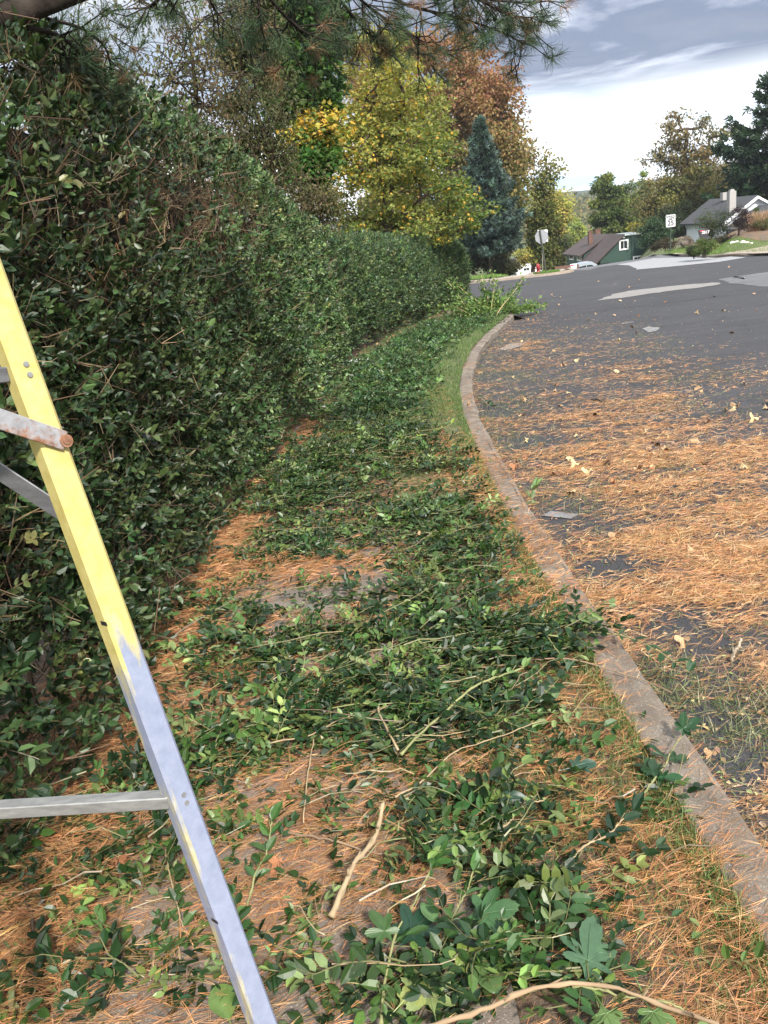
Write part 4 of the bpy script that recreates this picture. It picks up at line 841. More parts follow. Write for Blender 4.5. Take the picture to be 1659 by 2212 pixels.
LV = [('large lobed grey-green leaf flat on the needles near the bottom right', 880, 1690, 900, 1470, .175, (.07, .14, .07), 1), ('big lobed pale-veined leaf in the lower middle clippings', 440, 1160, 210, 1110, .17, (.12, .20, .08), 2),
      ('dark lobed leaf on orange needles left of the kerb', 800, 790, 930, 750, .105, (.03, .075, .045), 3), ('dark elongated leaf lying below the dark lobed leaf', 470, 940, 640, 910, .13, (.03, .07, .045), 4),
      ('pale yellow-green lobed leaf on the bare slab', 230, 1850, 180, 1620, .17, (.24, .30, .11), 5), ('small yellow lobed leaf at the bottom beside the pale one', 70, 1820, 130, 1750, .10, (.26, .30, .09), 6),
      ('green lobed leaf with yellow rim near the bottom middle', 300, 1660, 400, 1580, .12, (.18, .25, .05), 7), ('curled dark-green leaf left of the concrete edge', 500, 1760, 430, 1640, .12, (.10, .17, .06), 8),
      ('dark broad leaf at the upper left of the forked branch', 120, 130, 60, 50, .17, (.06, .13, .05), 9), ('deep green lobed leaf in the middle clippings', 340, 440, 290, 540, .13, (.05, .11, .04), 10),
      ('shaded blackish leaf left of the bottom shoot', 80, 1560, 180, 1430, .17, (.015, .05, .025), 11), ('broad lobed leaf cut off by the bottom edge', 940, 1800, 1000, 1900, .13, (.14, .22, .07), 12),
      ('pair-like green lobed leaf under the arching branch', 1140, 1800, 1200, 1880, .11, (.12, .20, .06), 13), ('oval green leaf standing beside the bottom twig', 240, 1450, 200, 1400, .07, (.10, .19, .07), 14),
      ('long dark leaf fan right of the bottom slab', 360, 1430, 540, 1400, .16, (.05, .12, .04), 15), ('bright oval leaf in the lower left clippings', 1000, 1900, 960, 1780, .12, (.16, .25, .07), 16)]
for (lb, x, y, x2, y2, L_, c, sd) in LV:
    if lb.startswith('bright oval'): a0, a1 = A(*z7(x, y), .05), A(*z7(x2, y2), .06)
    else: a0, a1 = A(*z8(x, y), .06), A(*z8(x2, y2), .075)
    d = unit(a1-a0); oval = 'oval' in lb or 'elongated' in lb or 'curled' in lb; tm = leaf_big(1, .45 if 'elong' in lb else .58, .3, .25, sd) if oval else leaf_lobed(1, sd, 5 if sd % 2 else 3, .16)
    V = tm[0]@frames(d[None], np.array([[.1, -.25, 1.]]))[0].T*L_+a0; b = MB(); b.add(V, tm[1], np.array(c)); lf = b.build('lobed_leaf' if not oval else 'oval_leaf', M['cut_leaf'], loc=a0, smooth=True, label=lb, cat='leaf', group='large cut leaves on the verge')
    # midrib and veins
    b = MB(); R0 = frames(d[None], np.array([[.1, -.25, 1.]]))[0]; vc = tuple(min(1, v*1.35+.03) for v in c)
    lines = [[(0, -.22), (0, 0), (0, .3), (0, .6), (0, .92)]] if oval else [[(0, -.3), (0, .05), (0, .35), (0, .6), (0, .9)]]+[[(0, .28), (.35*l_*math.sin(a_)*.68, .3+.35*l_*math.cos(a_)), (.8*l_*math.sin(a_)*.68, .3+.8*l_*math.cos(a_)*.7)] for a_, l_ in ((.92, .75), (-.92, .7), (1.85, .42), (-1.85, .42))]
    for li, ln in enumerate(lines):
        P3 = np.array([(px_, py_, (0. if oval else (lobed_z(px_, py_, sd, .16) if py_ > 0 else .0))+.010-(.125*py_*py_ if oval else 0)) for px_, py_ in ln]); b.tube((P3*L_)@R0.T+a0, np.linspace(.0016 if li == 0 else .0010, .0005, len(ln)), 4, vc)
    o = b.build('midrib', M['cut_leaf'], None, loc=a0); o.parent = lf; o.location = (0, 0, 0)
# dry fallen leaves one by one
DL = []
for i in range(4):
    tm = leaf_maple(1.) if i % 2 else leaf_lobed(1., 30+i, 5, .5); V = tm[0].copy(); r2 = np.random.default_rng(i); V[:, 2] += .35*np.sin(V[:, 0]*4+i)*np.abs(V[:, 0])+.2*np.sin(V[:, 1]*5+i)
    DL.append((V, tm[1]))
dm = [plain('dry_leaf_tan', (.42, .27, .15), .8, 30, .3), plain('dry_leaf_brown', (.20, .11, .06), .8, 30, .35), plain('dry_leaf_pale', (.52, .40, .22), .8, 30, .25), plain('dry_leaf_rust', (.34, .15, .07), .8, 30, .3)]
LN = [('tan', 'light tan curled fallen leaf'), ('brown', 'dark brown crumpled fallen leaf'), ('pale', 'pale yellowish fallen leaf'), ('rust', 'rust coloured dry fallen leaf')]
meshes = {}
for i in range(4):
    for j in range(4):
        me = bpy.data.meshes.new('fallen_leaf'); me.from_pydata([tuple(v) for v in DL[i][0]], [], [tuple(int(q) for q in t) for t in DL[i][1]]); me.materials.append(dm[j]); me.update(); meshes[i, j] = me
def dry(x, y, s, j, onroad=True, dz=0):
    o = bpy.data.objects.new('fallen_leaf', meshes[int(rng.integers(0, 4)), j]); C.objects.link(o)
    o.location = (x, y, float(zt(x, y))+(RZ+.02 if onroad else .03)+dz); o.rotation_euler = (rng.normal(0, .35), rng.normal(0, .35), rng.uniform(0, 6.28)); o.scale = (s, s, s)
    tag(o, LN[j][1]+(' lying on the asphalt' if onroad else ' lying on the verge litter'), 'leaf', 'dry leaves on the road' if onroad else 'dry leaves on the verge')
for (x, y, s, j) in [(1120, 1012, .10, 3), (1125, 1000, .09, 1), (1245, 1010, .09, 2), (1225, 995, .08, 2), (1368, 1160, .12, 1), (1340, 1160, .09, 0), (1210, 1262, .1, 3), (1290, 995, .07, 1), (1180, 960, .09, 1), (1275, 930, .08, 0), (1600, 880, .12, 0), (1590, 887, .08, 2), (1655, 875, .12, 1), (1205, 880, .07, 0), (1230, 855, .08, 2), (1105, 690, .1, 2), (1090, 735, .12, 2), (1150, 935, .07, 0), (1500, 1200, .07, 0), (1480, 1390, .08, 0), (1345, 1290, .07, 2), (1395, 1110, .06, 0), (1190, 1030, .08, 1), (1170, 1010, .06, 3), (1130, 995, .07, 3), (1410, 960, .06, 1), (1330, 1050, .06, 3), (1270, 1175, .06, 0), (1550, 1640, .05, 0), (1430, 1040, .06, 1)]:
    p = A(x, y, RZ); dry(p[0], p[1], s, j)
for _ in range(110):
    y = 6*(42/6)**rng.random(); x = float(xk(min(y, 22)))+.3+rng.random()**1.4*min(.36*y, 12)
    dry(x, y, rng.uniform(.06, .12), int(rng.choice(4, p=[.4, .2, .3, .1])))
for (x, y, s, j) in [(150, 1590, .10, 3), (560, 1605, .09, 3), (790, 1360, .06, 0), (230, 1500, .09, 3), (250, 1905, .06, 3), (900, 1180, .07, 0), (1085, 1530, .05, 0), (620, 1890, .06, 3), (1010, 880, .08, 0)]:
    p = A(x, y); dry(p[0], p[1], s, j, False, .03)
for _ in range(40):
    y = rng.uniform(12, 27); s_ = y; x = float(np.interp(y, [12, 14, 16, 21, 29], [-.7, -.4, -.25, .85, 3.2]))+rng.uniform(-.25, .2); dry(x, y, rng.uniform(.07, .11), int(rng.choice([0, 1, 3])), False)
# pale fabric edging strip poking out along the hedge foot
b = MB(); P = [(-.0, -.0)]; pix = [(15, 1840), (40, 1800), (75, 1745), (125, 1690), (160, 1650), (200, 1600), (235, 1550), (275, 1500), (370, 1290), (430, 1185), (480, 1110), (560, 1010), (610, 965), (690, 872), (745, 815), (800, 770), (850, 742), (900, 715), (975, 672)]
P = np.array([A(*p)[:2] for p in pix]); Q, t = dens(P, .04); tg_ = unit(np.gradient(Q, axis=0)); n2 = np.stack([-tg_[:, 1], tg_[:, 0]], 1); hgt = .022+.028*fbm(t, t*0, 55, 4.); lean = .02*fbm(t, t*0+3, 56, 5.); wob = .018*fbm(t, t*0+9, 57, 7.)
z0 = zt(Q[:, 0], Q[:, 1]); V = []
for o_, z_ in ((0, -.03), (1, 0), (1.6, 1.)):
    xy = Q+n2*(wob+lean*o_)[:, None]; V.append(np.column_stack([xy, z0+(np.clip(hgt, -.01, .06)*z_ if z_ >= 0 else z_)+.004*rng.normal(0, 1, len(Q))*(z_ > 0)]))
V = np.stack(V, 1); n = len(Q); i = (np.arange(n-1)[:, None]*3+np.arange(2)[None]).ravel(); b.add(V.reshape(-1, 3), np.concatenate([np.stack([i, i+3, i+4], 1), np.stack([i, i+4, i+1], 1)]))
b.build('edging_strip', plain('weathered_plastic', (.40, .43, .45), .5, 20, .3), label='crinkled grey-white plastic edging half buried along the foot of the hedges', cat='edging')
# white litter
for (x, y, s, lb) in [(765, 785, .17, 'crumpled white paper at the foot of the tall hedge end'), (930, 706, .17, 'crumpled white paper scrap farther along under the low hedge'), (947, 698, .15, 'grey-white plastic scrap just behind the farther white paper')]:
    p = A(x, y, .03); g_ = 9; uu, vv = np.meshgrid(np.linspace(-1, 1, g_), np.linspace(-1, 1, g_)); zz = .35*fbm(uu, vv, int(x), 3.)+.3
    ww = s*(1+.3*fbm(uu, vv, int(x)+1, 2.)); V = np.stack([p[0]+uu.ravel()*ww.ravel(), p[1]+vv.ravel()*ww.ravel()*.8, p[2]+zz.ravel()*s*.7], 1)
    i = (np.arange(g_-1)[:, None]*g_+np.arange(g_-1)[None]).ravel(); b = MB(); b.add(V, np.concatenate([np.stack([i, i+1, i+g_+1], 1), np.stack([i, i+g_+1, i+g_], 1)])); b.build('crumpled_paper', M['white'], label=lb, cat='litter')
# ------------------------------------------------------------------ branch pile at the end of the kerb
pc = A(1062, 680); PILE = thing('branch_pile', 'heap of leafy cut branches piled beside the end of the kerb', 'branch pile', pc)
bs, bl = MB(), MB(); tms = [leaf_oval(1, .5, .1, .2), leaf_lobed(1, 2, 3, .15)]
for i in range(52):
    st = pc+np.array([rng.normal(0, .28), rng.normal(-.1, .4), .02]); az = rng.uniform(-.3, PI+.3); L_ = rng.uniform(.5, 1.05); el = rng.uniform(.05, .7)
    if i < 5: el = [1.0, .85, .95, .7, .75][i]; az = [1.8, 2.2, 1.2, .5, 2.7][i]; L_ = 1.35
    if 5 <= i < 11: az = rng.uniform(-.3, .25); el = .10; L_ = 1.0
    if 11 <= i < 16: az = rng.uniform(2.9, 3.4); el = .3; L_ = 1.2
    d = np.array([math.cos(az)*math.cos(el), math.sin(az)*math.cos(el)*.6, math.sin(el)]); P = st+np.outer([0, .3, .6, 1], d)*L_; P[1:, 2] += [.05, .06, -.02]; P[1:] += rng.normal(0, .04, (3, 3))
    Q = curve(P, 9); bs.tube(Q, np.linspace(.014, .005, 9) if i < 6 else np.linspace(.008, .003, 9), 5, (.48, .38, .2) if i < 8 else (.26, .22, .1))
    n = 85; t = rng.uniform(.2 if i > 4 else .4, 1.02, n); q = np.stack([np.interp(t*8, np.arange(9), Q[:, c]) for c in range(3)], 1)+rng.normal(0, .075, (n, 3)); q[:, 2] = np.maximum(q[:, 2], zt(q[:, 0], q[:, 1])+.01)
    Rr = frames(unit(d+rng.normal(0, .8, (n, 3))), rng.normal(0, .7, (n, 3))+np.array([0, 0, 1])); k = rng.random(n) < .7; cc = pick([(.11, .19, .05), (.18, .27, .08), (.25, .34, .12), (.06, .12, .03)], [4, 4, 2, 3], n)
    scatter(bl, tms[0], q[k], Rr[k], rng.uniform(.06, .1, k.sum()), cc[k]); scatter(bl, tms[1], q[~k], Rr[~k], rng.uniform(.08, .13, (~k).sum()), cc[~k])
bs.build('stems', M['dull'], PILE); bl.build('leaves', M['leaf'], PILE)
# ------------------------------------------------------------------ trees
def bush_keep(c):
    x, y = img(c); return (x > 480) & (x < 612) & (y < 430) & (x > 480-0*y)
def dark_keep(c):
    x, y = img(c); return (x > 588) & (x < np.interp(y, [0, 100, 220, 260], [715, 722, 715, 690])) & (y < 262)
def tree(name, label, cat, base, top_z, cc, cr, nclump, nleaf, leafL, colfn, tmpl, trunk_r=.2, group=None, clr=.9, flat=.75, shell=2.4, bark='bark', split=None, twigs=5, keepfn=None, twcol=None, mat='leaf', extra=None, droop=0.2, seed=None):
    """base point, crown centre cc and radii cr; clumps joined to the trunk by a branching skeleton"""
    global rng
    old = rng
    if seed is not None: rng = np.random.default_rng(seed)
    base = np.asarray(base, float); cc = np.asarray(cc, float); cr = np.asarray(cr, float)
    root = thing(name, label, cat, base, group)
    u = unit(rng.normal(0, 1, (nclump*5, 3))); r_ = rng.random((nclump*5, 1))**(1/shell); lob = 1+.16*fbm(u[:, 0]*2, u[:, 2]*2+u[:, 1], int(base[0]*7+base[1]) % 97, 2.)
    cl = cc+u*r_*cr*lob[:, None]; cl = cl[cl[:, 2] > base[2]+.25]
    if keepfn is not None: cl = cl[keepfn(cl)]
    cl = cl[:nclump]
    if extra is not None: cl = np.vstack([cl, extra])
    # skeleton
    ht = cc[2]+cr[2]*.55-base[2]; nn = 9
    tr = base+np.outer(np.linspace(0, 1, nn), [cc[0]-base[0], cc[1]-base[1], ht]); tr[1:-1, :2] += rng.normal(0, .012*ht, (nn-2, 2))
    nodes = [tuple(p) for p in tr]; par = [-1]+list(range(nn-1)); 
    order = np.argsort(np.linalg.norm(cl-(cc-[0, 0, cr[2]*.3]), axis=1)); tips = []
    for ci in order:
        c = cl[ci]; NP = np.array(nodes); dz_ = c[2]-NP[:, 2]; dd = np.linalg.norm(NP-c, axis=1)+np.where(dz_ < 0, -dz_*1.6, 0)+.15*np.linalg.norm(NP[:, :2]-base[:2], axis=1); dd[0] += 99; dd[1] += ht*.1
        j = int(np.argmin(dd)); a = NP[j]; m = 3; prev = j
        for q in range(1, m+1):
            t = q/m; p = a+(c-a)*t; p[2] += -.12*np.linalg.norm((c-a)[:2])*t*(1-t)*1.2; p = p+rng.normal(0, .03*np.linalg.norm(c-a), 3)*(q < m)
            nodes.append(tuple(p)); par.append(prev); prev = len(nodes)-1
        tips.append(prev)
    NP = np.array(nodes); wgt = np.zeros(len(nodes)); ch = {}
    for t_ in tips: wgt[t_] = 1
    for i in range(len(nodes)-1, 0, -1): wgt[par[i]] += wgt[i]; ch.setdefault(par[i], []).append(i)
    rad = trunk_r*np.maximum(wgt/wgt[1], .0)**.46; rad = np.maximum(rad, .006*(1+leafL*2)); rad[0] = trunk_r*1.35; rad[:nn] = np.maximum(rad[:nn], trunk_r*np.linspace(1.2, .2, nn))
    b = MB(); done = set()
    def chain(i0, i1):
        path = [i0, i1]
        while path[-1] in ch:
            path.append(max(ch[path[-1]], key=lambda q: wgt[q]))
        return path
    stack = [(0, 1)]
    while stack:
        i0, i1 = stack.pop(); path = chain(i0, i1); rr = rad[path].copy(); rr[0] = min(rr[0], rr[1]*1.4)
        b.tube(NP[path], rr, 7 if rr[1] > .08 else 4, cap=False)
        for p in path[1:]:
            for c in ch.get(p, []):
                if c not in path: stack.append((p, c))
    for k in range(len(cl)):
        for q in range(twigs):
            d = unit(rng.normal(0, 1, 3)+np.array([0, 0, .3]))*clr*rng.uniform(.7, 1.5)*[1, 1, flat]; P = cl[k]+np.outer([0, .5, 1], d)*1.0; P[1] += rng.normal(0, .08*clr, 3); b.tube(P, [.006*(1+leafL*3), .005*(1+leafL*2), .003*(1+leafL*2)], 3, cap=False)
    b.build('trunk', M[bark], root, smooth=True)
    # leaves
    per = rng.uniform(.45, 1.6, len(cl)); per = (per/per.sum()*nleaf).astype(int); ids = np.repeat(np.arange(len(cl)), per); n = len(ids)
    off = unit(rng.normal(0, 1, (n, 3)))*rng.random((n, 1))**.45*clr*np.array([1.15, 1.15, flat])*rng.uniform(.7, 1.3, (len(cl), 1))[ids]
    # gather leaves into sprays
    ns_ = max(1, n//9); sprv = rng.integers(0, n, n//2); 
    pos = cl[ids]+off; pos[:, 2] = np.maximum(pos[:, 2], zt(pos[:, 0], pos[:, 1])+.1)
    d = unit(off/clr*.8+rng.normal(0, .7, (n, 3))+np.array([0, 0, -droop])); Rr = frames(d, unit(rng.normal(0, .55, (n, 3))+np.array([0, 0, 1.])+off/clr*.4))
    col = colfn(pos, cl[ids], ids, cc, cr); b = MB(); scatter(b, tmpl, pos, Rr, leafL*rng.uniform(.65, 1.25, n), col)
    b.build('crown', M[mat], root); rng = old; return root
def cmix(cols, w, jit=.2, cj=.15):
    def f(pos, cen, ids, cc, cr):
        m = ids.max()+1; base = pick(cols, w, m, cj); c = base[ids]*.7+pick(cols, w, len(ids), .1)*.3; return np.clip(c*(1+rng.normal(0, jit, (len(ids), 1))), .003, 1)
    return f
KT = leaf_kite(1, .7, .2); KT2 = leaf_kite(1, .55, .3); MPL = leaf_maple(1)
def cm_maple(pos, cen, ids, cc, cr):
    h = (cen[:, 2]-cc[2])/cr[2]; n = len(ids); lft = sm(.1, -.6, (cen[:, 0]-cc[0])/cr[0]); f = np.clip(.40+.42*h+.25*fbm(cen[:, 0], cen[:, 2], 7, .9)+.25*lft+rng.normal(0, .16, n), 0, 1)[:, None]
    g = np.array([.10, .165, .035]); yl = np.array([.40, .37, .09]); og = np.array([.62, .38, .06]); c = g*(1-f)+yl*f
    k = (rng.random(n) < .04+.35*lft*(np.abs(h) < .35)+.03)[:, None]; c = np.where(k, og, c); return np.clip(c*(1+rng.normal(0, .12, (n, 1))), .01, 1)
def maple_keep(c):
    x, y = img(c); hi_ = np.interp(y, [40, 100, 200, 300, 360, 420, 470, 540], [840, 900, 945, 965, 970, 1035, 1068, 1060]); lo_ = np.interp(y, [40, 100, 200, 300, 400, 540], [775, 750, 712, 655, 690, 745])
    hole = np.exp(-((x-790)/60)**2-((y-440)/45)**2) > .6
    return (x < hi_) & (x > lo_) & (y > 75) & (y < 535) & ~hole
def oak_keep(c):
    x, y = img(c); hi_ = np.interp(y, [60, 100, 150, 230, 300, 400, 450, 520], [960, 1035, 1085, 1105, 1130, 1130, 1110, 1080])
    return (x < hi_) & (x > 780) & (y > 80) & (y < 520)
# yellow-green maple in the middle
bp = A(815, 520); y0 = 27.
c0 = Yp(830, 330, y0); tr0 = Yp(815, 480, y0)
tree('maple_tree', 'broad yellow and green maple behind the low hedge, largest tree in the middle', 'tree', (tr0[0], y0, float(zt(0, y0))), 8, (c0[0], y0, c0[2]+.15), (4.4, 3.0, 4.3), 340, 31000, .105, cm_maple, MPL, .2, flat=.5, clr=.44, shell=2.6, twigs=5, seed=3,
     keepfn=maple_keep)
def cm_orange(pos, cen, ids, cc, cr): return pick([(.52, .33, .05), (.42, .36, .07), (.18, .24, .05)], [4, 3, 3], len(ids))
q = Yp(672, 278, 16.8); tree('young_maple_tree', 'bright orange-yellow small maple left of the big yellow one', 'tree', (q[0]+.1, 16.8, float(zt(0, 17))), 4, q, (.72, .5, .36), 24, 1500, .10, cm_orange, MPL, .03, clr=.26, twigs=4, seed=4)
# dark green maple above the hedge
q = Yp(640, 190, 17.5); tree('maple_tree', 'dark green maple with dense leaves left of the yellow maple', 'tree', (q[0]-.2, 17.5, float(zt(0, 17))), 9, (q[0]+.1, 17.5, q[2]+.55), (1.15, .8, 2.4), 100, 11000, .13, cmix([(.035, .09, .020), (.06, .13, .028), (.10, .18, .04)], [4, 4, 1.2]), MPL, .14, clr=.36, twigs=3, seed=5, keepfn=dark_keep)
q = Yp(665, 375, 16.5); tree('young_maple_tree', 'green maple sapling low beneath the orange-leaved one', 'tree', (q[0], 16.5, float(zt(0, 16))), 3, q, (.5, .5, .62), 24, 2000, .11, cmix([(.04, .11, .02), (.08, .16, .03), (.15, .21, .04)], [4, 4, 1]), MPL, .05, clr=.35, twigs=3, seed=6)
q = Yp(690, 420, 14.8); tree('shrub', 'dull olive twiggy shrub just above the low hedge beneath the maples', 'shrub', (q[0], 14.8, float(zt(0, 15))), 3, q-[0, 0, .1], (.58, .4, .55), 26, 2600, .055, cmix([(.10, .12, .05), (.15, .13, .07), (.19, .15, .08)], [4, 4, 1]), KT2, .03, clr=.3, twigs=6, seed=7)
# fine-leaved tree behind the near hedge, open towards the sky
q = Yp(400, 180, 10.5)
cl_ex = np.array([Yp(300+250*rng.random(), -60+430*rng.random(), 10.5+rng.normal(0, .5)) for _ in range(60)])
tree('slender_tree', 'thin-leaved sparse tree standing against the sky behind the tall hedge', 'tree', (q[0]-.1, 11., float(zt(0, 10))), 7, (q[0], 10.6, q[2]+.1), (.95, .6, 1.9), 66, 4600, .055, cmix([(.10, .10, .045), (.15, .12, .06), (.20, .13, .07), (.12, .14, .05)], [4, 4, 2, 2]), KT2, .03, clr=.42, twigs=7, seed=8, droop=.8)
q = Yp(560, 200, 12.5)
tree('bushy_tree', 'dense olive-brown fine-leaved tree between the sparse tree and the dark maple', 'tree', (q[0], 12.5, float(zt(0, 12))), 7, (q[0], 12.5, q[2]-.1), (.85, .55, 2.3), 110, 16000, .055, cmix([(.075, .085, .035), (.11, .11, .05), (.15, .12, .06), (.06, .09, .03)], [5, 4, 1.5, 3]), KT2, .04, clr=.28, twigs=6, seed=9, droop=.6, keepfn=bush_keep)
# light-leaved saplings poking out of the hedge top
for (x, y, Yd, h_, lb) in [(492, 332, 9.2, .75, 'pale green lobed sapling poking out of the hedge top, left one of two'), (545, 340, 10., .8, 'pale green lobed sapling poking out of the hedge top, right one of two')]:
    q = Yp(x, y, Yd); root = thing('sapling', lb, 'sapling', q-[0, 0, h_], 'saplings in the hedge top'); b = MB(); l = MB()
    for i in range(5):
        P = q-[0, 0, h_]+np.outer([0, .5, 1], np.array([rng.normal(0, .12), rng.normal(0, .1), h_*rng.uniform(.85, 1.05)])); b.tube(P, [.006, .005, .003], 5, (.3, .3, .12)); n = 16; t = rng.uniform(.3, 1, n)[:, None]; pp = P[0]+(P[2]-P[0])*t+rng.normal(0, .03, (n, 3))
        scatter(l, leaf_lobed(1, 4, 5, .2), pp, frames(rng.normal(0, 1, (n, 3))+[0, 0, .5], rng.normal(0, .6, (n, 3))+[0, 0, 1]), rng.uniform(.06, .10, n), pick([(.20, .32, .10), (.13, .24, .06)], [1, 1], n))
    b.build('stems', M['dull'], root); l.build('leaves', M['leaf'], root)
# red-orange tree far left
q = Yp(185, 215, 38.); tree('autumn_tree', 'distant rusty orange tree seen over the near hedge at the far left', 'tree', (q[0], 38., float(zt(0, 38))), 9, (q[0], 38., q[2]-.9), (2.1, 1.6, 2.6), 50, 6500, .22, cmix([(.30, .13, .06), (.22, .13, .06), (.13, .14, .05)], [4, 3, 2]), KT, .2, clr=.8, seed=10)
# red oak behind the maple
def cm_oak(pos, cen, ids, cc, cr):
    h = (cen[:, 2]-cc[2])/cr[2]; n = len(ids); f = np.clip(.5+.75*h+.2*fbm(cen[:, 0], cen[:, 2], 17, .5)+rng.normal(0, .18, n), 0, 1)[:, None]
    g = np.array([.13, .17, .04]); r_ = np.array([.33, .14, .085]); o = np.array([.27, .20, .075]); c = np.where(f < .5, g*(1-2*f)+o*2*f, o*(2-2*f)+r_*(2*f-1)); return np.clip(c*(1+rng.normal(0, .2, (n, 1))), .01, 1)
yo = 80.; co = Yp(955, 300, yo); ext = [Yp(rng.uniform(1050, 1128), rng.uniform(190, 440), yo+rng.normal(0, 1.5)) for _ in range(34)]+[Yp(1185, 365, yo), Yp(1180, 350, yo), Yp(1190, 375, yo), Yp(1150, 330, yo), Yp(1165, 385, yo), Yp(1175, 400, yo)]
tree('oak_tree', 'tall red-topped oak rising behind the yellow maple', 'tree', (co[0]+.6, yo, float(zt(co[0], yo))), 16, (co[0], yo, co[2]-.3), (9.8, 5.5, 11.5), 330, 62000, .34, cm_oak, KT, .5, clr=1.25, shell=3, seed=11, extra=np.array(ext), twigs=3,
     keepfn=oak_keep)
q = Yp(1000, 440, 70.); tree('oak_tree', 'grey-green bare-branched oak in the shade behind the spruce', 'tree', (q[0]-1, 72., float(zt(q[0], 72))), 8, q-[1.5, -2, 1], (5., 3, 4.), 70, 5200, .25, cmix([(.07, .09, .03), (.14, .12, .05), (.09, .10, .04)], [4, 2, 3]), KT, .3, clr=1.0, seed=12, twigs=7)
# blue spruce
def conifer(name, label, base, h, R, ntier, col, w, seed, group=None, needle=.16, nper=9, trunk=.16, pw=.85, start=.06, droop=.25, irr=.15, lean=(0, 0), tuft=14):
    r2 = np.random.default_rng(seed); root = thing(name, label, 'conifer', base, group); base = np.asarray(base, float)
    b = MB(); P = base+np.outer(np.linspace(0, 1, 8), [lean[0], lean[1], h]); b.tube(P, np.linspace(trunk, .02, 8), 7)
    pos, dr = [], []
    for i in range(ntier):
        t = start+(1-start)*(i+r2.random()*.6)/ntier; z = h*t; rr = R*(1-t)**pw*(1+r2.normal(0, irr))
        nb = max(4, int(nper*(1-t)**.5)+2)
        for j in range(nb):
            az = r2.uniform(0, 2*PI); L_ = rr*r2.uniform(.75, 1.12); el = .35-.75*(1-t)*1.0+r2.normal(0, .08); st = base+np.array([lean[0]*t, lean[1]*t, z]); d = np.array([math.cos(az)*math.cos(el), math.sin(az)*math.cos(el), math.sin(el)])
            m = 5; tt = np.linspace(0, 1, m)[:, None]; Q = st+d*L_*tt; Q[:, 2] += -droop*L_*tt[:, 0]*(1-tt[:, 0])*1.6+.1*L_*tt[:, 0]**3
            b.tube(Q, np.linspace(.028, .006, m), 3, cap=False); k = max(3, int(L_*tuft)); s = r2.uniform(.25, 1.03, k); q = np.stack([np.interp(s*(m-1), np.arange(m), Q[:, c]) for c in range(3)], 1)
            side_ = np.array([-d[1], d[0], 0])*r2.choice([-1, 1], k)[:, None]; spr = (1.05-s)[:, None]*L_*.34; q2 = q+side_*spr*r2.random((k, 1))*1.0; q2[:, 2] -= r2.random(k)*.05*L_; pos.append(q2); dr.append(unit(d+side_*.9*r2.random((k, 1))+r2.normal(0, .25, (k, 3))))
    for k in range(14):
        t = .9+.1*k/13; a_ = k*2.4; pos.append((base+np.array([lean[0]*t+.12*math.cos(a_)*(1-k/14), lean[1]*t+.12*math.sin(a_)*(1-k/14), h*t]))[None]); dr.append(unit(np.array([[math.cos(a_)*.5, math.sin(a_)*.5, 1.]])))
    b.build('trunk', M['bark'], root); pos = np.concatenate(pos); dr = np.concatenate(dr); n = len(pos)
    tm = []
    for q in range(9):
        a = q/9*6.28; tm.append(place(leaf_kite(1, .34, .0), (0, .25*(q % 3), 0), (math.cos(a)*.8, .75, math.sin(a)*.55), (0, 0, 1), r2.uniform(.6, 1), spin=a))
    tm = merge(tm); l = MB(); global rng
    scatter(l, tm, pos, frames(dr, None, r2.uniform(0, 6, n)), needle*r2.uniform(.7, 1.3, n), pick(col, w, n, .2)); l.build('crown', M['leaf'], root); print(name, n); return root
ys_ = 63.; ap = Yp(1036, 232, ys_); bs_ = Yp(1064, 575, ys_); conifer('blue_spruce', 'blue-grey spruce beyond the maple, beside the stop sign', (bs_[0]-.15, ys_, float(zt(bs_[0], ys_))), ap[2]-float(zt(0, ys_)), 3.0, 58, [(.075, .115, .105), (.045, .07, .06), (.15, .22, .21)], [4, 3, 2.], 21, needle=.30, nper=15, pw=.8, start=.25, tuft=9, irr=.16)
# background trees beyond the dip
BG = 'trees beyond the dip in the road'
def bgtree(lb, x, y, Yd, rx, rz, n, leaf, cols, w, seed, name='background_tree', baseoff=0, **k):
    cols = [tuple(v*1.45 for v in c) if max(c) < .3 else c for c in cols]
    q = Yp(x, y, Yd); bz = float(zt(q[0]+baseoff, Yd)); return tree(name, lb, 'tree', (q[0]+baseoff, Yd, bz), 1, q, (rx, rx*.7, rz), k.pop('nc', 60), n, leaf, cmix(cols, w), KT, k.pop('tr', .3), group=BG, clr=k.pop('clr', rx*.24), seed=seed, **k)
GR = [(.045, .068, .018), (.075, .10, .025), (.12, .14, .035)]
bgtree('brown-green tree right behind the stop sign', 1176, 505, 80., 1.4, 3.7, 6500, .26, [(.06, .08, .02), (.15, .10, .035), (.09, .11, .025)], [4, 2, 3], 31, nc=90, clr=.65)
bgtree('lower brownish tree between the stop sign and the green house', 1200, 552, 106., 2.0, 2.4, 4000, .28, [(.05, .07, .02), (.10, .09, .03)], [3, 2], 32, clr=.9)
bgtree('yellow tree low behind the hydrant and white house', 1150, 552, 112., 2.6, 1.3, 2500, .3, [(.42, .32, .07), (.22, .22, .06)], [3, 2], 33)
bgtree('bright yellow tree beyond the sign, seen against the far wood', 1210, 464, 135., 1.5, 3.2, 5000, .34, [(.50, .42, .10), (.38, .34, .08), (.22, .24, .06)], [4, 3, 2], 34, clr=.7)
bgtree('tall pale yellow tree top left of the ridge gap', 1190, 450, 150., 3.6, 3.4, 4500, .4, [(.45, .40, .10), (.3, .28, .08)], [4, 3], 35, clr=1.6)
bgtree('pale lime tree low in the gap below the distant ridge', 1252, 505, 160., 1.6, 3.0, 2200, .4, [(.36, .38, .10), (.2, .25, .07)], [3, 2], 36)
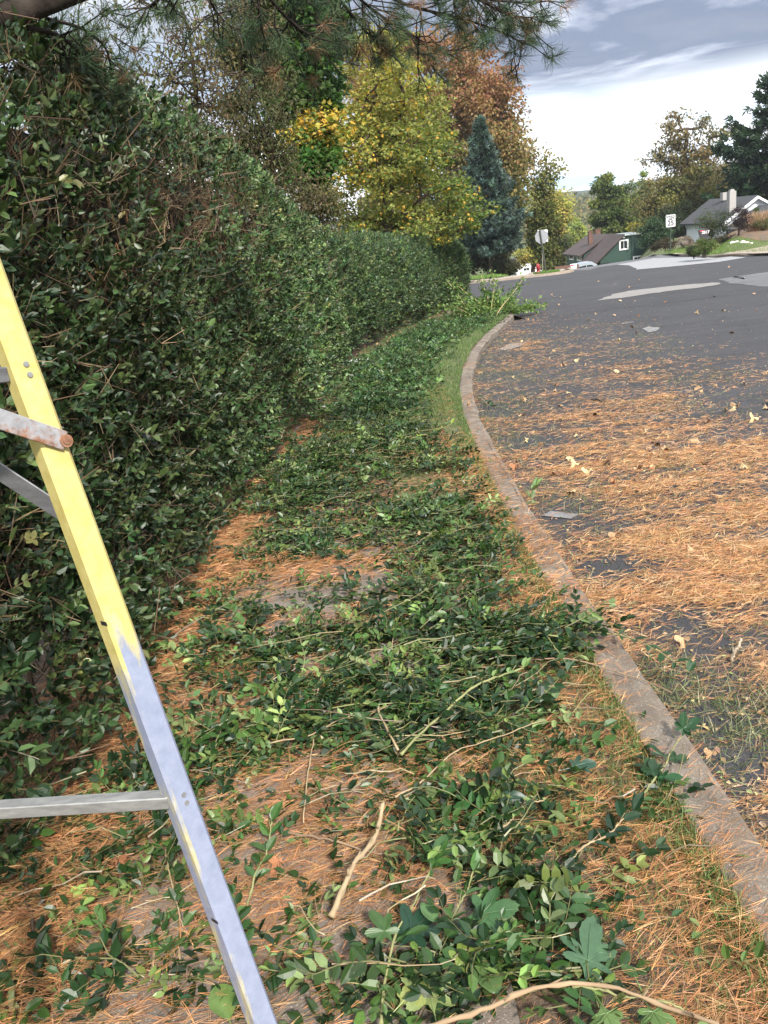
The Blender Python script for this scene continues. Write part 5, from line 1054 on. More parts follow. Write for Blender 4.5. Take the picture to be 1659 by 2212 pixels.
bgtree('hazy green tree filling the bottom of the gap', 1240, 530, 190., 6, 4, 4500, .5, [(.2, .22, .07), (.1, .13, .05)], [3, 3], 37, clr=2)
bgtree('dense green tree left behind the green house', 1312, 468, 112., 2.2, 5.0, 11000, .36, GR, [4, 4, 2], 38, nc=80)
bgtree('dense green round-topped tree in the middle behind the green house', 1332, 462, 116., 3.0, 5.4, 12000, .36, GR, [4, 4, 2], 39, nc=80)
bgtree('lime-topped tree right behind the green house', 1378, 462, 122., 2.8, 5.0, 8000, .36, [(.16, .20, .04), (.08, .11, .03), (.05, .07, .02)], [3, 3, 2], 40)
bgtree('small yellow tree showing over the green house roof', 1376, 492, 104., 1.2, .7, 900, .3, [(.45, .40, .07)], [1], 41)
bgtree('tall thin-crowned brown tree with dark forked trunk', 1482, 350, 92., 4.6, 5.7, 6500, .30, [(.13, .10, .045), (.09, .085, .035), (.17, .11, .05)], [4, 4, 2], 42, nc=120, clr=.9, tr=.55, twigs=6, shell=1.8)
bgtree('dark brown-green tree low behind the white house roof', 1460, 450, 88., 4.2, 3.4, 11000, .3, [(.07, .075, .03), (.12, .10, .035), (.16, .15, .04)], [4, 3, 1.5], 43, nc=80)
bgtree('brownish tree filling behind the white house ridge', 1545, 415, 96., 3.8, 3.0, 8000, .3, [(.07, .08, .03), (.11, .10, .04)], [4, 3], 44)
bgtree('dark evergreen shrub left of the speed limit sign', 1415, 520, 76., 1.3, 1.9, 6000, .18, [(.03, .06, .03), (.05, .085, .04)], [3, 2], 45, nc=70, clr=.5)
bgtree('dark bushy tree directly behind the speed limit sign', 1456, 505, 84., 1.9, 3.0, 7000, .2, [(.03, .055, .025), (.06, .075, .035), (.10, .085, .06)], [3, 2, 1.5], 46, nc=70, clr=.5)
ypn = 78.; ap = Yp(1652, 165, ypn); conifer('pine_tree', 'tall dark conifer at the right edge above the white house', (ap[0]+.9, ypn, float(zt(ap[0], ypn))), ap[2]-float(zt(ap[0], ypn)), 5.0, 30, [(.018, .04, .022), (.03, .06, .03), (.05, .075, .035)], [4, 4, 1.2], 22, needle=.55, nper=11, pw=.6, start=.12, tuft=4.5, irr=.3, trunk=.35, droop=.35)
# spindly undergrowth below the spruce and beyond the lawn
n = 26; 
for i, (x, y, Yd, rx, rz, lb) in enumerate([(1065, 560, 68., 2.4, 2.0, 'shady brown undergrowth bush left of the white house'), (1085, 572, 69., .9, 1.0, 'small dark bush beside the white house wall'), (1020, 560, 66., 2.0, 2.4, 'dark bush behind the end of the low hedge')]):
    q = Yp(x, y, Yd); tree('bush', lb, 'bush', (q[0], Yd, float(zt(q[0], Yd))), 1, q, (rx, 1.5, rz), 34, 3600, .18, cmix([(.05, .055, .025), (.09, .07, .035), (.05, .08, .03)], [4, 3, 2]), KT, .06, clr=.6, seed=50+i, twigs=8)
# far wood on the valley floor: one mass
b = MB(); n = 60000; y = rng.uniform(260, 680, n); x = rng.uniform(-200, 480, n); cx = np.floor(x/9)*9; cy = np.floor(y/9)*9; hh = 7+4*np.sin(cx*1.7+cy*.9)+rng.normal(0, 1.6, n); rr = 1
pos = np.stack([x, y, zt(x, y)+hh*rng.random(n)**.5], 1); scatter(b, KT, pos, frames(rng.normal(0, 1, (n, 3)), None), rng.uniform(1.2, 3, n), pick([(.10, .11, .05), (.20, .15, .07), (.15, .15, .06), (.25, .2, .08)], [4, 3, 3, 1], n))
b.build('far_wood', M['leaf'], kind='stuff', label='distant mixed autumn wood on the valley side', cat='wood')
# ------------------------------------------------------------------ pine overhead
PINE = thing('pine_tree', 'white pine with thick limb and hanging needle branches over the top of the view', 'pine', (-3.6, 2.6, float(zt(-3.6, 2.6))))
b = MB(); b.tube([(-3.6, 2.6, -.2), (-3.55, 2.62, 1.5), (-3.5, 2.65, 3.4), (-3.45, 2.7, 6.)], [.3, .26, .23, .18], 12)
l0 = Yp(-300, 130, 3.6); l1 = Yp(0, 38, 4.); l2 = Yp(110, 8, 4.2); l3 = Yp(300, -75, 4.6); l4 = Yp(700, -170, 5.4); l5 = Yp(1150, -90, 6.4)
limb = curve([(-3.5, 2.65, 3.3), l0, l1, l2, l3, l4, l5], 30); b.tube(limb, np.linspace(.088, .005, 30)*(1+.06*rng.normal(0, 1, 30)), 10)
b.build('trunk', M['bark_pine'], PINE, smooth=True)
bb, nl_, tips = MB(), MB(), []
def hang(P, r0, nsub, spread):
    Q = curve(np.array(P), 14); bb.tube(Q, np.linspace(r0, .005, 14), 5)
    for i in range(nsub):
        t = rng.uniform(.25, 1.); q = np.array([np.interp(t*13, np.arange(14), Q[:, c]) for c in range(3)]); dq = unit(Q[min(13, int(t*13)+1)]-Q[max(0, int(t*13)-1)]); L_ = rng.uniform(.18, .5)*spread
        d = unit(dq*.6+rng.normal(0, .55, 3)+np.array([0, 0, -.35])); S_ = q+np.outer([0, .35, .7, 1], d)*L_; S_[1:3] += rng.normal(0, .02, (2, 3)); S_[3, 2] += .05; bb.tube(S_, [.005, .004, .0035, .003], 4); tips.append((S_[3], unit(S_[3]-S_[2]))); tips.append((S_[2], unit(S_[2]-S_[1])))
        if rng.random() < .6:
            d2 = unit(d+rng.normal(0, .7, 3)); e = S_[1]+d2*L_*.5; bb.tube([S_[1], e], [.004, .0025], 4); tips.append((e, d2))
for (pts, Yd, r0, ns, spd) in [([(700, -150), (840, 5), (1000, 40), (1090, 70), (1130, 95)], 6.2, .014, 28, .75), ([(700, -150), (900, -30), (1080, 5), (1170, 5)], 6.3, .012, 26, .8), ([(650, -120), (800, 20), (880, 70), (930, 100)], 6., .012, 26, 1.), ([(560, -120), (700, 0), (760, 30), (800, 50)], 5.9, .01, 14, .9),
                           ([(500, -120), (600, 20), (660, 80), (690, 100)], 5.6, .012, 13, .9), ([(500, -130), (560, -10), (560, 60), (540, 90)], 5.5, .012, 8, .8), ([(400, -120), (440, -20), (470, 30), (470, 30)], 5.2, .01, 8, .7), ([(330, -90), (360, -20), (330, 15)], 5., .009, 9, .7), ([(700, -160), (980, -60), (1010, 40), (1050, 90)], 6.4, .011, 20, .75),
                           ([(60, 60), (130, 75), (180, 120), (210, 170)], 4.4, .012, 14, .75), ([(0, 90), (80, 95), (150, 110), (200, 80)], 4.5, .010, 12, .7), ([(100, 40), (180, 60), (230, 100), (240, 150)], 4.6, .009, 9, .6), ([(20, 100), (60, 110), (110, 120), (140, 90)], 4.4, .009, 10, .6), ([(620, -120), (720, -20), (780, 60), (840, 110)], 5.8, .01, 18, .8), ([(900, -130), (1000, -20), (1090, 30), (1150, 45)], 6.3, .012, 22, .75), ([(520, -120), (640, -20), (620, 60), (600, 80)], 5.7, .012, 9, .9)]:
    hang([Yp(x, y, Yd+.25*i-.3) for i, (x, y) in enumerate(pts)], r0, ns, spd)
bb.build('branches', M['bark_pine'], PINE, smooth=True)
tp = np.array([t[0] for t in tips]); td = np.array([t[1] for t in tips]); per = 38; ids = np.repeat(np.arange(len(tp)), per); n = len(ids)
pos = tp[ids]-td[ids]*rng.uniform(0, .06, (n, 1)); d = unit(td[ids]*.9+unit(rng.normal(0, 1, (n, 3)))*.85); V, T, kd, vv = needle_t(3, 1., .011)
one = T_(V[:6], T[:4], 0, 1.); dead = rng.random(len(tp)) < .13; cbase = np.where(dead[:, None], pick([(.20, .12, .06)], [1], len(tp)), pick([(.028, .055, .026), (.045, .08, .035), (.07, .11, .05)], [4, 4, 2], len(tp)))
scatter(nl_, one, pos, frames(d, None, rng.uniform(0, 6, n)), rng.uniform(.075, .125, n), cbase[ids]*(1+rng.normal(0, .15, (n, 1)))); nl_.build('needles', M['needle'], PINE); print('pine tips', len(tp))
# ------------------------------------------------------------------ street things
def lettering(txt, size, mat, parent, loc, rot, bold=0.0, sx=1.0):
    cu = bpy.data.curves.new('lettering', 'FONT'); cu.body = txt; cu.size = size; cu.align_x = 'CENTER'; cu.align_y = 'CENTER'; cu.extrude = .002; cu.offset = bold
    o = bpy.data.objects.new('tmp', cu); C.objects.link(o); dg = bpy.context.evaluated_depsgraph_get(); me = bpy.data.meshes.new_from_object(o.evaluated_get(dg)); bpy.data.objects.remove(o)
    me.materials.clear(); me.materials.append(mat); o = bpy.data.objects.new('lettering', me); C.objects.link(o); o.parent = parent; o.location = loc; o.rotation_euler = rot; o.scale = (sx, 1, 1); return o
post_m = plain('green_steel_post', (.05, .055, .042), .6, 20, .3); back_m = plain('grey_sign_back', (.25, .26, .28), .5, 10, .1); red_m = plain('sign_red', (.45, .02, .02), .4); blk = plain('sign_black', (.015, .015, .017), .5)
# stop sign, seen from behind, leaning left
g0 = A(1180, 590); g0 = np.array([g0[0]*50/g0[1], 50., float(zt(g0[0]*50/g0[1], 50.))]); tl = Yp(1166, 497, 50.)
SG = thing('stop_sign', 'stop sign seen from behind on a leaning dark post, beside the hydrant', 'traffic sign', g0)
b = MB(); ax_ = unit(tl-g0); hL = np.linalg.norm(tl-g0); b.tube([g0-ax_*.1, g0+ax_*hL*.5, g0+ax_*hL], .045, 8); b.build('post', post_m, SG)
cen = g0+ax_*(hL-.38)+np.array([.06, .055, 0]); sx_ = unit(np.cross(ax_, [0, -1, 0])); sx_ = sx_ if sx_[0] > 0 else -sx_
def plate(name, P, nrm, th, mat, parent):
    b = MB(); P = np.asarray(P); n = len(P); V = np.vstack([P, P+nrm*th]); T = [(0, i, i+1) for i in range(1, n-1)]+[(n, n+i+1, n+i) for i in range(1, n-1)]+[t for i in range(n) for t in ((i, i+n, (i+1) % n+n), (i, (i+1) % n+n, (i+1) % n))]; b.add(V, T); return b.build(name, mat, parent)
ff = np.array([0, 1., 0]); oc = [cen+(sx_*math.cos(a)+ax_*math.sin(a))*.40 for a in np.arange(8)*PI/4+PI/8]
plate('sign_back', oc, ff, .004, back_m, SG); plate('sign_face', [p+ff*.0065 for p in oc], ff, .003, red_m, SG)
# second sign right behind with its own post
g1 = g0+np.array([-.13, .45, -.02]); RS = thing('road_sign', 'white square sign on a thin pale post hidden behind the stop sign', 'traffic sign', g1)
c1 = Yp(1172, 508, 50.45); b = MB(); b.tube([g1-[0, 0, .1], (c1+[0, 0, -.3])*.5+g1*.5, c1+[0, .03, .25]], .028, 8); b.build('post', plain('weathered_wood_post', (.22, .21, .16), .8, 12, .3), RS)
a1 = unit(c1+[0, 0, .3]-g1); s1_ = np.array([1., 0, -.06]); s1_ = unit(s1_); c1 = Yp(1172.5, 509.5, 50.42)
plate('sign_panel', [c1+s1_*u*.29+np.array([0, 0, 1.])*v*.33 for u, v in ((-1, -1), (1, -1), (1, 1), (-1, 1))], ff, .004, M['white'], RS)
# speed limit sign
ysg = 60.; g2 = Yp(1448, 548, ysg); g2[2] = float(zt(g2[0], ysg)); tc = Yp(1448.5, 477, ysg); SP_ = thing('speed_limit_sign', 'white sign reading SPEED LIMIT 25 on a thin green post', 'traffic sign', g2)
b = MB(); b.tube([g2-[0, 0, .1], (tc[0]+.04, ysg+.03, tc[2]+.3)], .038, 8); b.build('post', plain('green_post', (.045, .07, .05), .6, 20, .2), SP_)
yaw = -.34; R_ = rotz(yaw); rx_ = R_@np.array([1, 0, 0]); nn_ = R_@np.array([0, -1, 0]); W2, H2 = .31, .405
def rr(w, h, e=.03): return [(-w+e, -h), (w-e, -h), (w, -h+e), (w, h-e), (w-e, h), (-w+e, h), (-w, h-e), (-w, -h+e)]
tc3 = tc-np.array([0, .03, 0]); fc = plate('sign_face', [tc3+rx_*u+np.array([0, 0, v]) for u, v in rr(W2, H2)], nn_, .004, M['white'], SP_)
b = MB(); w_ = .010
for (u0, u1, v0, v1) in ((-W2+.02, W2-.02, H2-.03, H2-.018), (-W2+.02, W2-.02, -H2+.018, -H2+.03), (-W2+.02, -W2+.032, -H2+.03, H2-.03), (W2-.032, W2-.02, -H2+.03, H2-.03)):
    b.poly([tc3+rx_*u+np.array([0, 0, v])+nn_*.0065 for u, v in ((u0, v0), (u1, v0), (u1, v1), (u0, v1))])
o = b.build('border', blk, None, loc=np.array(SP_.location)); o.parent = SP_; o.location = (0, 0, 0)
lr = tc3+nn_*.009-np.array(SP_.location)
for txt, size, dz_, bo, sx__ in (('SPEED', .20, .26, .004, 1.0), ('LIMIT', .20, .10, .004, 1.0), ('25', .44, -.165, .012, .95)): lettering(txt, size, blk, SP_, tuple(lr+np.array([0, 0, dz_])), (PI/2, 0, yaw), bo, sx__)
# hydrant
gh = Yp(1163, 590, 50.2); gh[2] = float(zt(gh[0], 50.2)); HY = thing('fire_hydrant', 'red fire hydrant on the sidewalk left of the stop sign', 'hydrant', gh); hm = plain('hydrant_red', (.25, .015, .02), .4, 12, .25); s_ = .82
b = MB(); b.lathe([(.001, 0), (.17, 0), (.17, .05), (.12, .06), (.12, .48), (.145, .50), (.145, .54), (.11, .56), (.001, .56)], gh, 14); 
for v in b.V: v[:] = (v-gh)*s_+gh
b.build('barrel', hm, HY, smooth=True)
b = MB(); b.lathe([(.14, .55), (.135, .60), (.11, .66), (.06, .70), (.03, .71), (.03, .76), (.001, .76)], gh, 14)
for v in b.V: v[:] = (v-gh)*s_+gh
b.build('bonnet', hm, HY, smooth=True)
for dx, r_, dy in ((-.19, .05, 0), (.19, .05, 0), (0, .07, -.2)):
    b = MB(); e = gh+np.array([dx, dy, .42])*s_; c_ = gh+np.array([0, 0, .42])*s_; b.tube([c_, e], r_*s_*.8, 10); b.tube([e, e+(e-c_)*.12], r_*s_, 10); b.build('hose_cap', hm, HY)
# mailboxes
def mailbox(label, c_top, w, d, h, mat, num, red=False, taper=.35, yaw=0., post=True, rh=.1):
    gz_ = float(zt(c_top[0], c_top[1])); root = thing('mailbox', label, 'mailbox', (c_top[0], c_top[1], gz_), 'kerbside mailboxes'); R = rotz(yaw); b = MB(); n = 8
    # tapering body with an arched lid
    z1 = c_top[2]; z0 = z1-h; lo = gz_ if post else z0
    prof = [(-w/2, 0), (w/2, 0)]
    top_ = [(-w/2, -d/2, z1), (w/2, -d/2, z1), (w/2, d/2, z1), (-w/2, d/2, z1)]; bot = [(-w/2*taper, -d/2*.8, z0), (w/2*taper, -d/2*.8, z0), (w/2*taper, d/2*.8, z0), (-w/2*taper, d/2*.8, z0)]
    V = np.array([(x, y, z) for x, y, z in bot+top_]); V[:, :2] = V[:, :2]@R[:2, :2].T; V[:, :2] += c_top[:2]
    b.add(V, [(0, 1, 5), (0, 5, 4), (1, 2, 6), (1, 6, 5), (2, 3, 7), (2, 7, 6), (3, 0, 4), (3, 4, 7), (0, 2, 1), (0, 3, 2)])
    b.build('body', mat, root)
    b = MB(); a = np.linspace(0, PI, 9); arc = [(-math.cos(t)*w/2*1.05, math.sin(t)*rh) for t in a]; V = []
    for yy in (-d/2*1.06, d/2*1.06): V += [(x, yy, z1+z) for x, z in arc]
    V = np.array(V); V[:, :2] = V[:, :2]@R[:2, :2].T; V[:, :2] += c_top[:2]
    b.add(V, [(0, i+1, i) for i in range(1, 8)]+[(9, 9+i, 10+i) for i in range(1, 8)]+[t for i in range(8) for t in ((i, i+1, i+10), (i, i+10, i+9))]+[(0, 17, 8), (0, 9, 17)]); b.build('lid', mat, root)
    if post: b = MB(); b.box((c_top[0], c_top[1], (z0+gz_)/2), (w*taper*.9, d*.5, max(.05, z0-gz_)+.02), rz=yaw); b.build('post', mat, root)
    if red:
        fm = plain('mailbox_red', (.5, .05, .06), .5); b = MB(); p = R@np.array([-w*.22, -d/2-.012, 0])+np.array([c_top[0], c_top[1], z1-.035]); b.box(p, (w*.42, .006, .07), rz=yaw); b.build('flag', fm, root)
    if num: lettering(num, .20, M['white'], root, tuple(R@np.array([w*.1, -d/2-.02, 0])+np.array([0, 0, z1-.11-gz_])), (PI/2, 0, yaw), .004, .95)
    return root
mt = Yp(1520, 497, 45.); mailbox('dark tapering mailbox with white number 2817 and a red flag', mt, .52, .4, .75, plain('mailbox_charcoal', (.05, .045, .048), .5, 8, .2), '2817', True, .25, yaw=-.2, rh=.07)
mt = Yp(1239, 571, 57.5); mailbox('white mailbox with a small red flag left of the green house', mt, .42, .5, .40, M['white'], None, True, .75, yaw=-.25, post=True, rh=.02)
# ------------------------------------------------------------------ houses
def window(root, x, y, z, w, h, wallmat=None, axis='y', fr=.14, panes=2):
    """opening facing -y (axis y) or -x (axis x)"""
    b = MB(); bx = (lambda u, v, du, dv, t0, t1: b.box((x+u, y+(t0+t1)/2, z+v), (du, abs(t1-t0), dv))) if axis == 'y' else (lambda u, v, du, dv, t0, t1: b.box((x+(t0+t1)/2, y+u, z+v), (abs(t1-t0), du, dv)))
    bx(0, h/2-fr/2, w, fr, -.06, .02); bx(0, -h/2+fr/2, w, fr, -.06, .02); bx(-w/2+fr/2, 0, fr, h-2*fr, -.06, .02); bx(w/2-fr/2, 0, fr, h-2*fr, -.06, .02)
    for i in range(1, panes): bx(-w/2+w*i/panes, 0, .04, h-2*fr, -.045, .015)
    o = b.build('window', M['white'], root); b = MB(); bx(0, 0, w-2*fr+.01, h-2*fr+.01, -.02, .0)
    g = b.build('pane', M['glass'], None, loc=np.array(root.location)); g.parent = o; g.location = (0, 0, 0); return o
GH = thing('house', 'dark green clapboard house with brown roof sunk behind the road crest', 'house', (27, 88, -8.))
b = MB(); b.prism([(24.95, -9.5), (29.8, -9.5), (29.8, -2.0), (27.45, -1.98), (24.95, -4.0)], 88., 93.5); b.build('wall', M['green_siding'], GH)
b = MB(); b.prism([(24.75, -9.5), (27.5, -9.5), (27.5, -2.0), (24.75, -3.62)], 93.52, 101.); b.prism([(27.5, -9.5), (30.0, -9.5), (30.0, -3.6), (27.5, -2.0)], 93.52, 101.); b.build('wall', M['green_siding'], GH)
b = MB(); b.prism([(24.35, -4.30), (27.42, -1.78), (27.42, -1.90), (24.35, -4.44)], 87.7, 93.6); b.build('roof', M['brown_roof'], GH)
r2_ = MB(); r2_.prism([(24.25, -3.66), (27.5, -1.80), (27.5, -1.93), (24.25, -3.80)], 93.3, 101.3); r2_.prism([(27.5, -1.80), (30.5, -3.6), (30.5, -3.73), (27.5, -1.93)], 93.3, 101.3); rf = r2_.build('roof', M['brown_roof'], GH)
b = MB(); b.box((28.65, 90.7, -1.93), (2.4, 5.7, .1)); b.build('roof_trim', plain('pale_trim', (.5, .55, .55), .5), GH)
for (x, y, w, z0, z1) in ((26.0, 95.3, .42, -3., -1.42), (27.75, 98.6, .55, -2.4, -1.38)):
    b = MB(); b.box((x, y, (z0+z1)/2), (w, .5, z1-z0)); b.box((x, y, z1+.04), (w+.08, .58, .08)); b.build('chimney', M['brick'], GH)
window(GH, 27.38, 88, -2.82, .95, 1.0); window(GH, 28.98, 88, -4.6, 1.4, 1.1, panes=3); window(GH, 24.75, 98.8, -4.02, 1.9, .62, axis='x'); window(GH, 24.75, 95.4, -4.02, 1.9, .62, axis='x')
b = MB(); b.box((28.2, 87.97, -5.5), (.06, .05, 7.)); b.box((29.8, 87.97, -5.5), (.07, .05, 7.)); b.build('corner_board', plain('dark_green_trim', (.012, .03, .024), .6), GH)
b = MB(); b.lathe([(.001, 0), (.1, 0), (.1, .12), (.001, .13)], (27.36, 87.9, -2.17), 8); b.build('lamp', M['white'], GH)
b = MB(); b.box((25.4, 88.0, -4.85), (.9, .04, 1.0)); b.build('porch_shade_panel', M['dark'], GH)  # flat dark panel on the wall, shade of the porch recess put into its colour
# brick pier right of the green house and low retaining wall left of it
b = MB(); q = Yp(1413, 545, 84.); b.box((q[0]+.25, 84., q[2]-1.2), (1.0, .5, 4.2), bev=.05); b.build('brick_pier', M['brick'], label='weathered brick pier at the right corner of the green house', cat='pier')
b = MB(); q = Yp(1222, 578, 78.); b.box((q[0]+.3, 79., q[2]-1.), (2.2, .4, 2.2)); b.build('brick_wall', M['brick'], label='low dark brick wall below the left corner of the green house', cat='wall')
# white house at the right
WH = thing('house', 'pale blue-white house with dark grey roof and white chimney at the right edge', 'house', (30, 66, -3.))
b = MB(); b.prism([(28.35, -4.6), (33.5, -4.6), (33.5, -1.2), (30.6, .60), (28.35, -.85)], 66., 74.2); b.build('wall', M['board'], WH)
b = MB(); b.poly([(28.3, 65.97, -1.5), (33.5, 65.97, -1.5), (33.5, 65.97, -1.15), (30.6, 65.97, .62), (28.3, 65.97, -.86)]); b.build('gable', M['white_siding'], WH)
b = MB(); b.prism([(28.0, -.98), (30.6, .72), (30.6, .60), (28.0, -1.12)], 65.8, 74.6); b.prism([(30.6, .72), (34, -1.35), (34, -1.47), (30.6, .60)], 65.8, 74.6); rf = b.build('roof', M['grey_roof'], WH)
b = MB(); b.prism([(27.95, -1.06), (30.6, .66), (30.6, .48), (27.95, -1.24)], 65.6, 65.8); b.prism([(30.6, .66), (34, -1.41), (34, -1.59), (30.6, .48)], 65.6, 65.8); b.build('barge_board', M['white'], WH)
b = MB(); b.box((29.25, 67.2, .45), (.5, .55, 1.5)); b.box((29.25, 67.2, 1.22), (.34, .4, .08)); b.box((29.25, 67.2, 1.3), (.24, .3, .1)); b.build('chimney', M['brick_white'], WH)
b = MB(); b.box((30.4, 71.0, .85), (.6, .5, .6)); b.build('chimney', M['brick_white'], WH)
b = MB(); b.prism([(28.05, -1.42), (30.75, -.02), (30.75, -.14), (28.05, -1.55)], 60.2, 65.9); b.prism([(30.75, -.02), (34, -1.7), (34, -1.82), (30.75, -.14)], 60.2, 65.9); b.build('roof', M['grey_roof'], WH)
b = MB(); b.prism([(28.5, -4.2), (33.4, -4.2), (33.4, -1.5), (30.7, -.2), (28.5, -1.4)], 60.6, 65.95); b.build('wall', M['board'], WH)
b = MB(); b.tube([(28.2, 74.0, -1.1), (28.22, 74.0, -1.3), (28.3, 73.9, -1.4), (28.3, 73.9, -4.)], .07, 6); b.build('downspout', M['dark'], WH)
b = MB(); b.box((28.31, 70, -2.75), (.05, 8.3, .12)); b.build('band', plain('grey_band', (.12, .13, .15), .6), WH)
window(WH, 28.32, 72.6, -3.2, 1.7, .7, axis='x', panes=3); window(WH, 28.32, 69.2, -1.75, 1.5, .8, axis='x')
b = MB(); ps = [(0, 0), (.25, .10), (.5, .32), (.72, .34), (.4, -.05), (.15, -.22), (0, -.4), (-.15, -.22), (-.4, -.05), (-.72, .34), (-.5, .32), (-.25, .10)]
b.add([(28.30, 71.0+u*.9, -2.42+v*.45) for u, v in ps]+[(28.33, 71.0+u*.9, -2.42+v*.45) for u, v in ps], [(0, i, i+1) for i in range(1, 11)]+[(0, 11, 1)]); b.build('bird_ornament', M['dark'], WH)
# white house far left by the hydrant
FHy = 130.; a_ = Yp(1128, 561, FHy); c_ = Yp(1158, 562, FHy); FH = thing('house', 'small white house with a dark roof seen behind the hydrant', 'house', (a_[0]+1, FHy, -9.))
b = MB(); zt_ = a_[2]; b.prism([(a_[0]-1.0, zt_-5), (c_[0]+1.0, zt_-5), (c_[0]+1.0, zt_-1.3), (c_[0]+.1, zt_), (a_[0]+.1, zt_), (a_[0]-1.0, zt_-1.2)], FHy, FHy+6); b.build('wall', plain('white_clapboard', (.75, .77, .8), .5, 2, .05), FH)
b = MB(); b.prism([(a_[0]-4.2, zt_-1.2), (a_[0]-.9, zt_-1.25), (a_[0]+.2, zt_+.06), (a_[0]-3.4, zt_+.06)], FHy-.1, FHy+6.2); b.build('roof', M['grey_roof'], FH)
b = MB(); b.prism([(a_[0]-4.0, zt_-5), (a_[0]-1.0, zt_-5), (a_[0]-1.0, zt_-1.3), (a_[0]-4.0, zt_-1.3)], FHy+.3, FHy+6); b.build('wall', plain('shaded_clapboard', (.5, .52, .55), .6), FH)
window(FH, a_[0]+.55, FHy, zt_-1.45, .95, .45, fr=.05)
b = MB(); b.box((a_[0]+.35, FHy-.05, zt_-.5), (.3, .06, .35)); b.build('vent', M['dark'], FH)
b = MB(); b.tube([(c_[0]-.4, FHy-1, zt_-2.2), (c_[0]+.6, FHy-1, zt_-3.9)], .06, 5); b.build('stair_rail', M['dark'], FH)
# parked car behind the crest
q = Yp(1262, 566, 80.); cg = float(zt(q[0], 80.)); CR = thing('parked_car', 'pale blue-silver car with only its roof above the road crest', 'car', (q[0], 80., cg)); hh_ = q[2]-cg
cp = plain('silver_blue_paint', (.45, .5, .58), .25, metal=.3); x0 = q[0]
def carp(P): return [(x0+u, cg+v*hh_/1.45) for u, v in P]
b = MB(); b.prism(carp([(-2.2, .3), (2.2, .3), (2.25, .7), (2.1, .92), (1.3, .98), (-1.3, 1.0), (-2.1, .85), (-2.25, .6)]), 79.1, 80.9); b.build('body', cp, CR)
b = MB(); b.prism(carp([(-1.5, .98), (-.75, 1.40), (-.3, 1.45), (.5, 1.45), (.95, 1.36), (1.6, .97)]), 79.25, 80.75); b.build('cabin', cp, CR)
b = MB(); b.prism(carp([(-1.2, 1.02), (-.7, 1.34), (-.05, 1.37), (-.05, 1.02)]), 79.22, 79.26); b.prism(carp([(.05, 1.02), (.05, 1.37), (.5, 1.36), (.85, 1.28), (1.25, 1.02)]), 79.22, 79.26); b.build('window', M['glass'], CR)
for u in (-1.4, 1.4):
    b = MB(); b.lathe([(.001, 0), (.3, 0), (.33, .05), (.33, .2), (.3, .22), (.001, .22)], (x0+u, 79.3, cg+.33), 16, R=np.array([[1, 0, 0], [0, 0, -1], [0, 1, 0]])); b.build('wheel', M['dark'], CR)
# overhead wire
b = MB(); p0 = Yp(1150, 348, 95.); p1 = Yp(1420, 283, 60.); tt = np.linspace(-.6, 2.0, 30); P = p0+np.outer(tt, p1-p0); P[:, 2] -= 1.0*(1-((tt-.5)/1.3)**2)*.6-.3; b.tube(P, .010, 4); b.build('overhead_wire', M['steel'], label='thin utility wire crossing the bright sky on the right', cat='wire')
# ------------------------------------------------------------------ garden at the right
def gp(x, y, Yd): q = Yp(x, y, Yd); return q
q = gp(1535, 500, 52.); tree('garden_tree', 'small dark green tree in front of the pale blue-white house wall', 'tree', (q[0]+.1, 52., float(zt(q[0], 52))), 3, q-[-.1, 0, -.15], (1.15, .9, 1.05), 40, 2600, .10, cmix([(.035, .06, .03), (.06, .09, .04), (.10, .12, .06)], [4, 3, 1]), KT2, .06, clr=.38, seed=60, twigs=6)
q = gp(1598, 478, 51.); tree('garden_tree', 'dark purple-leaved little tree beside the mailbox garden', 'tree', (q[0]-.05, 51., float(zt(q[0], 51))), 3, q+[0, 0, .05], (.5, .5, 1.1), 26, 1700, .09, cmix([(.035, .022, .03), (.05, .035, .04)], [3, 2]), KT2, .05, clr=.28, seed=61, twigs=6)
for i, (x, y, Yd, rx, rz, cols, lb, cat, nm, lf) in enumerate([
    (1524, 530, 44.0, .62, .60, [(.10, .15, .04), (.15, .19, .06)], 'low dark evergreen shrub at the foot of the number 2817 mailbox', 'shrub', 'shrub', .08),
    (1499, 525, 45., .3, .45, [(.04, .06, .03), (.07, .08, .04)], 'tiny dark conifer shrub left of the number 2817 mailbox', 'shrub', 'shrub', .07),
    (1560, 508, 54., .9, .2, [(.13, .08, .06), (.09, .08, .05)], 'low brown-red ground shrub behind the white rocks', 'shrub', 'shrub', .07),
    (1618, 500, 54., .9, .65, [(.30, .22, .13), (.20, .17, .09), (.12, .13, .05)], 'rounded tan dried shrub left of the pink grass', 'shrub', 'shrub', .07),
    (1650, 518, 52.5, 1.0, .35, [(.17, .17, .06), (.10, .12, .04)], 'mixed yellow-green perennial clump below the pink grass', 'plant', 'plant', .07),
    (1630, 475, 57., .55, .8, [(.07, .12, .05), (.12, .17, .07)], 'airy green shrub against the dark garage roof', 'shrub', 'shrub', .08),
    (1660, 482, 56., .8, .5, [(.06, .06, .03), (.12, .10, .05), (.2, .05, .03)], 'dark mixed shrub at the right edge behind the pink grass', 'shrub', 'shrub', .08),
    (1437, 545, 62., .9, .5, [(.10, .07, .05), (.07, .06, .04)], 'brown twiggy shrub at the foot of the speed limit sign', 'shrub', 'shrub', .09),
    (1478, 527, 63., .7, .5, [(.5, .42, .42), (.2, .16, .13)], 'pinkish dried hydrangea bush left of the house corner', 'shrub', 'shrub', .1)]):
    q = gp(x, y, Yd); z_ = float(zt(q[0], Yd))+rz*.62; tree(nm, lb, cat, (q[0], Yd, float(zt(q[0], Yd))), 1, (q[0], Yd, z_), (rx, rx*.8, rz), 34, 2600, lf, cmix(cols, [1]*len(cols)), KT2, .03, clr=max(.16, rx*.28), seed=70+i, twigs=6)
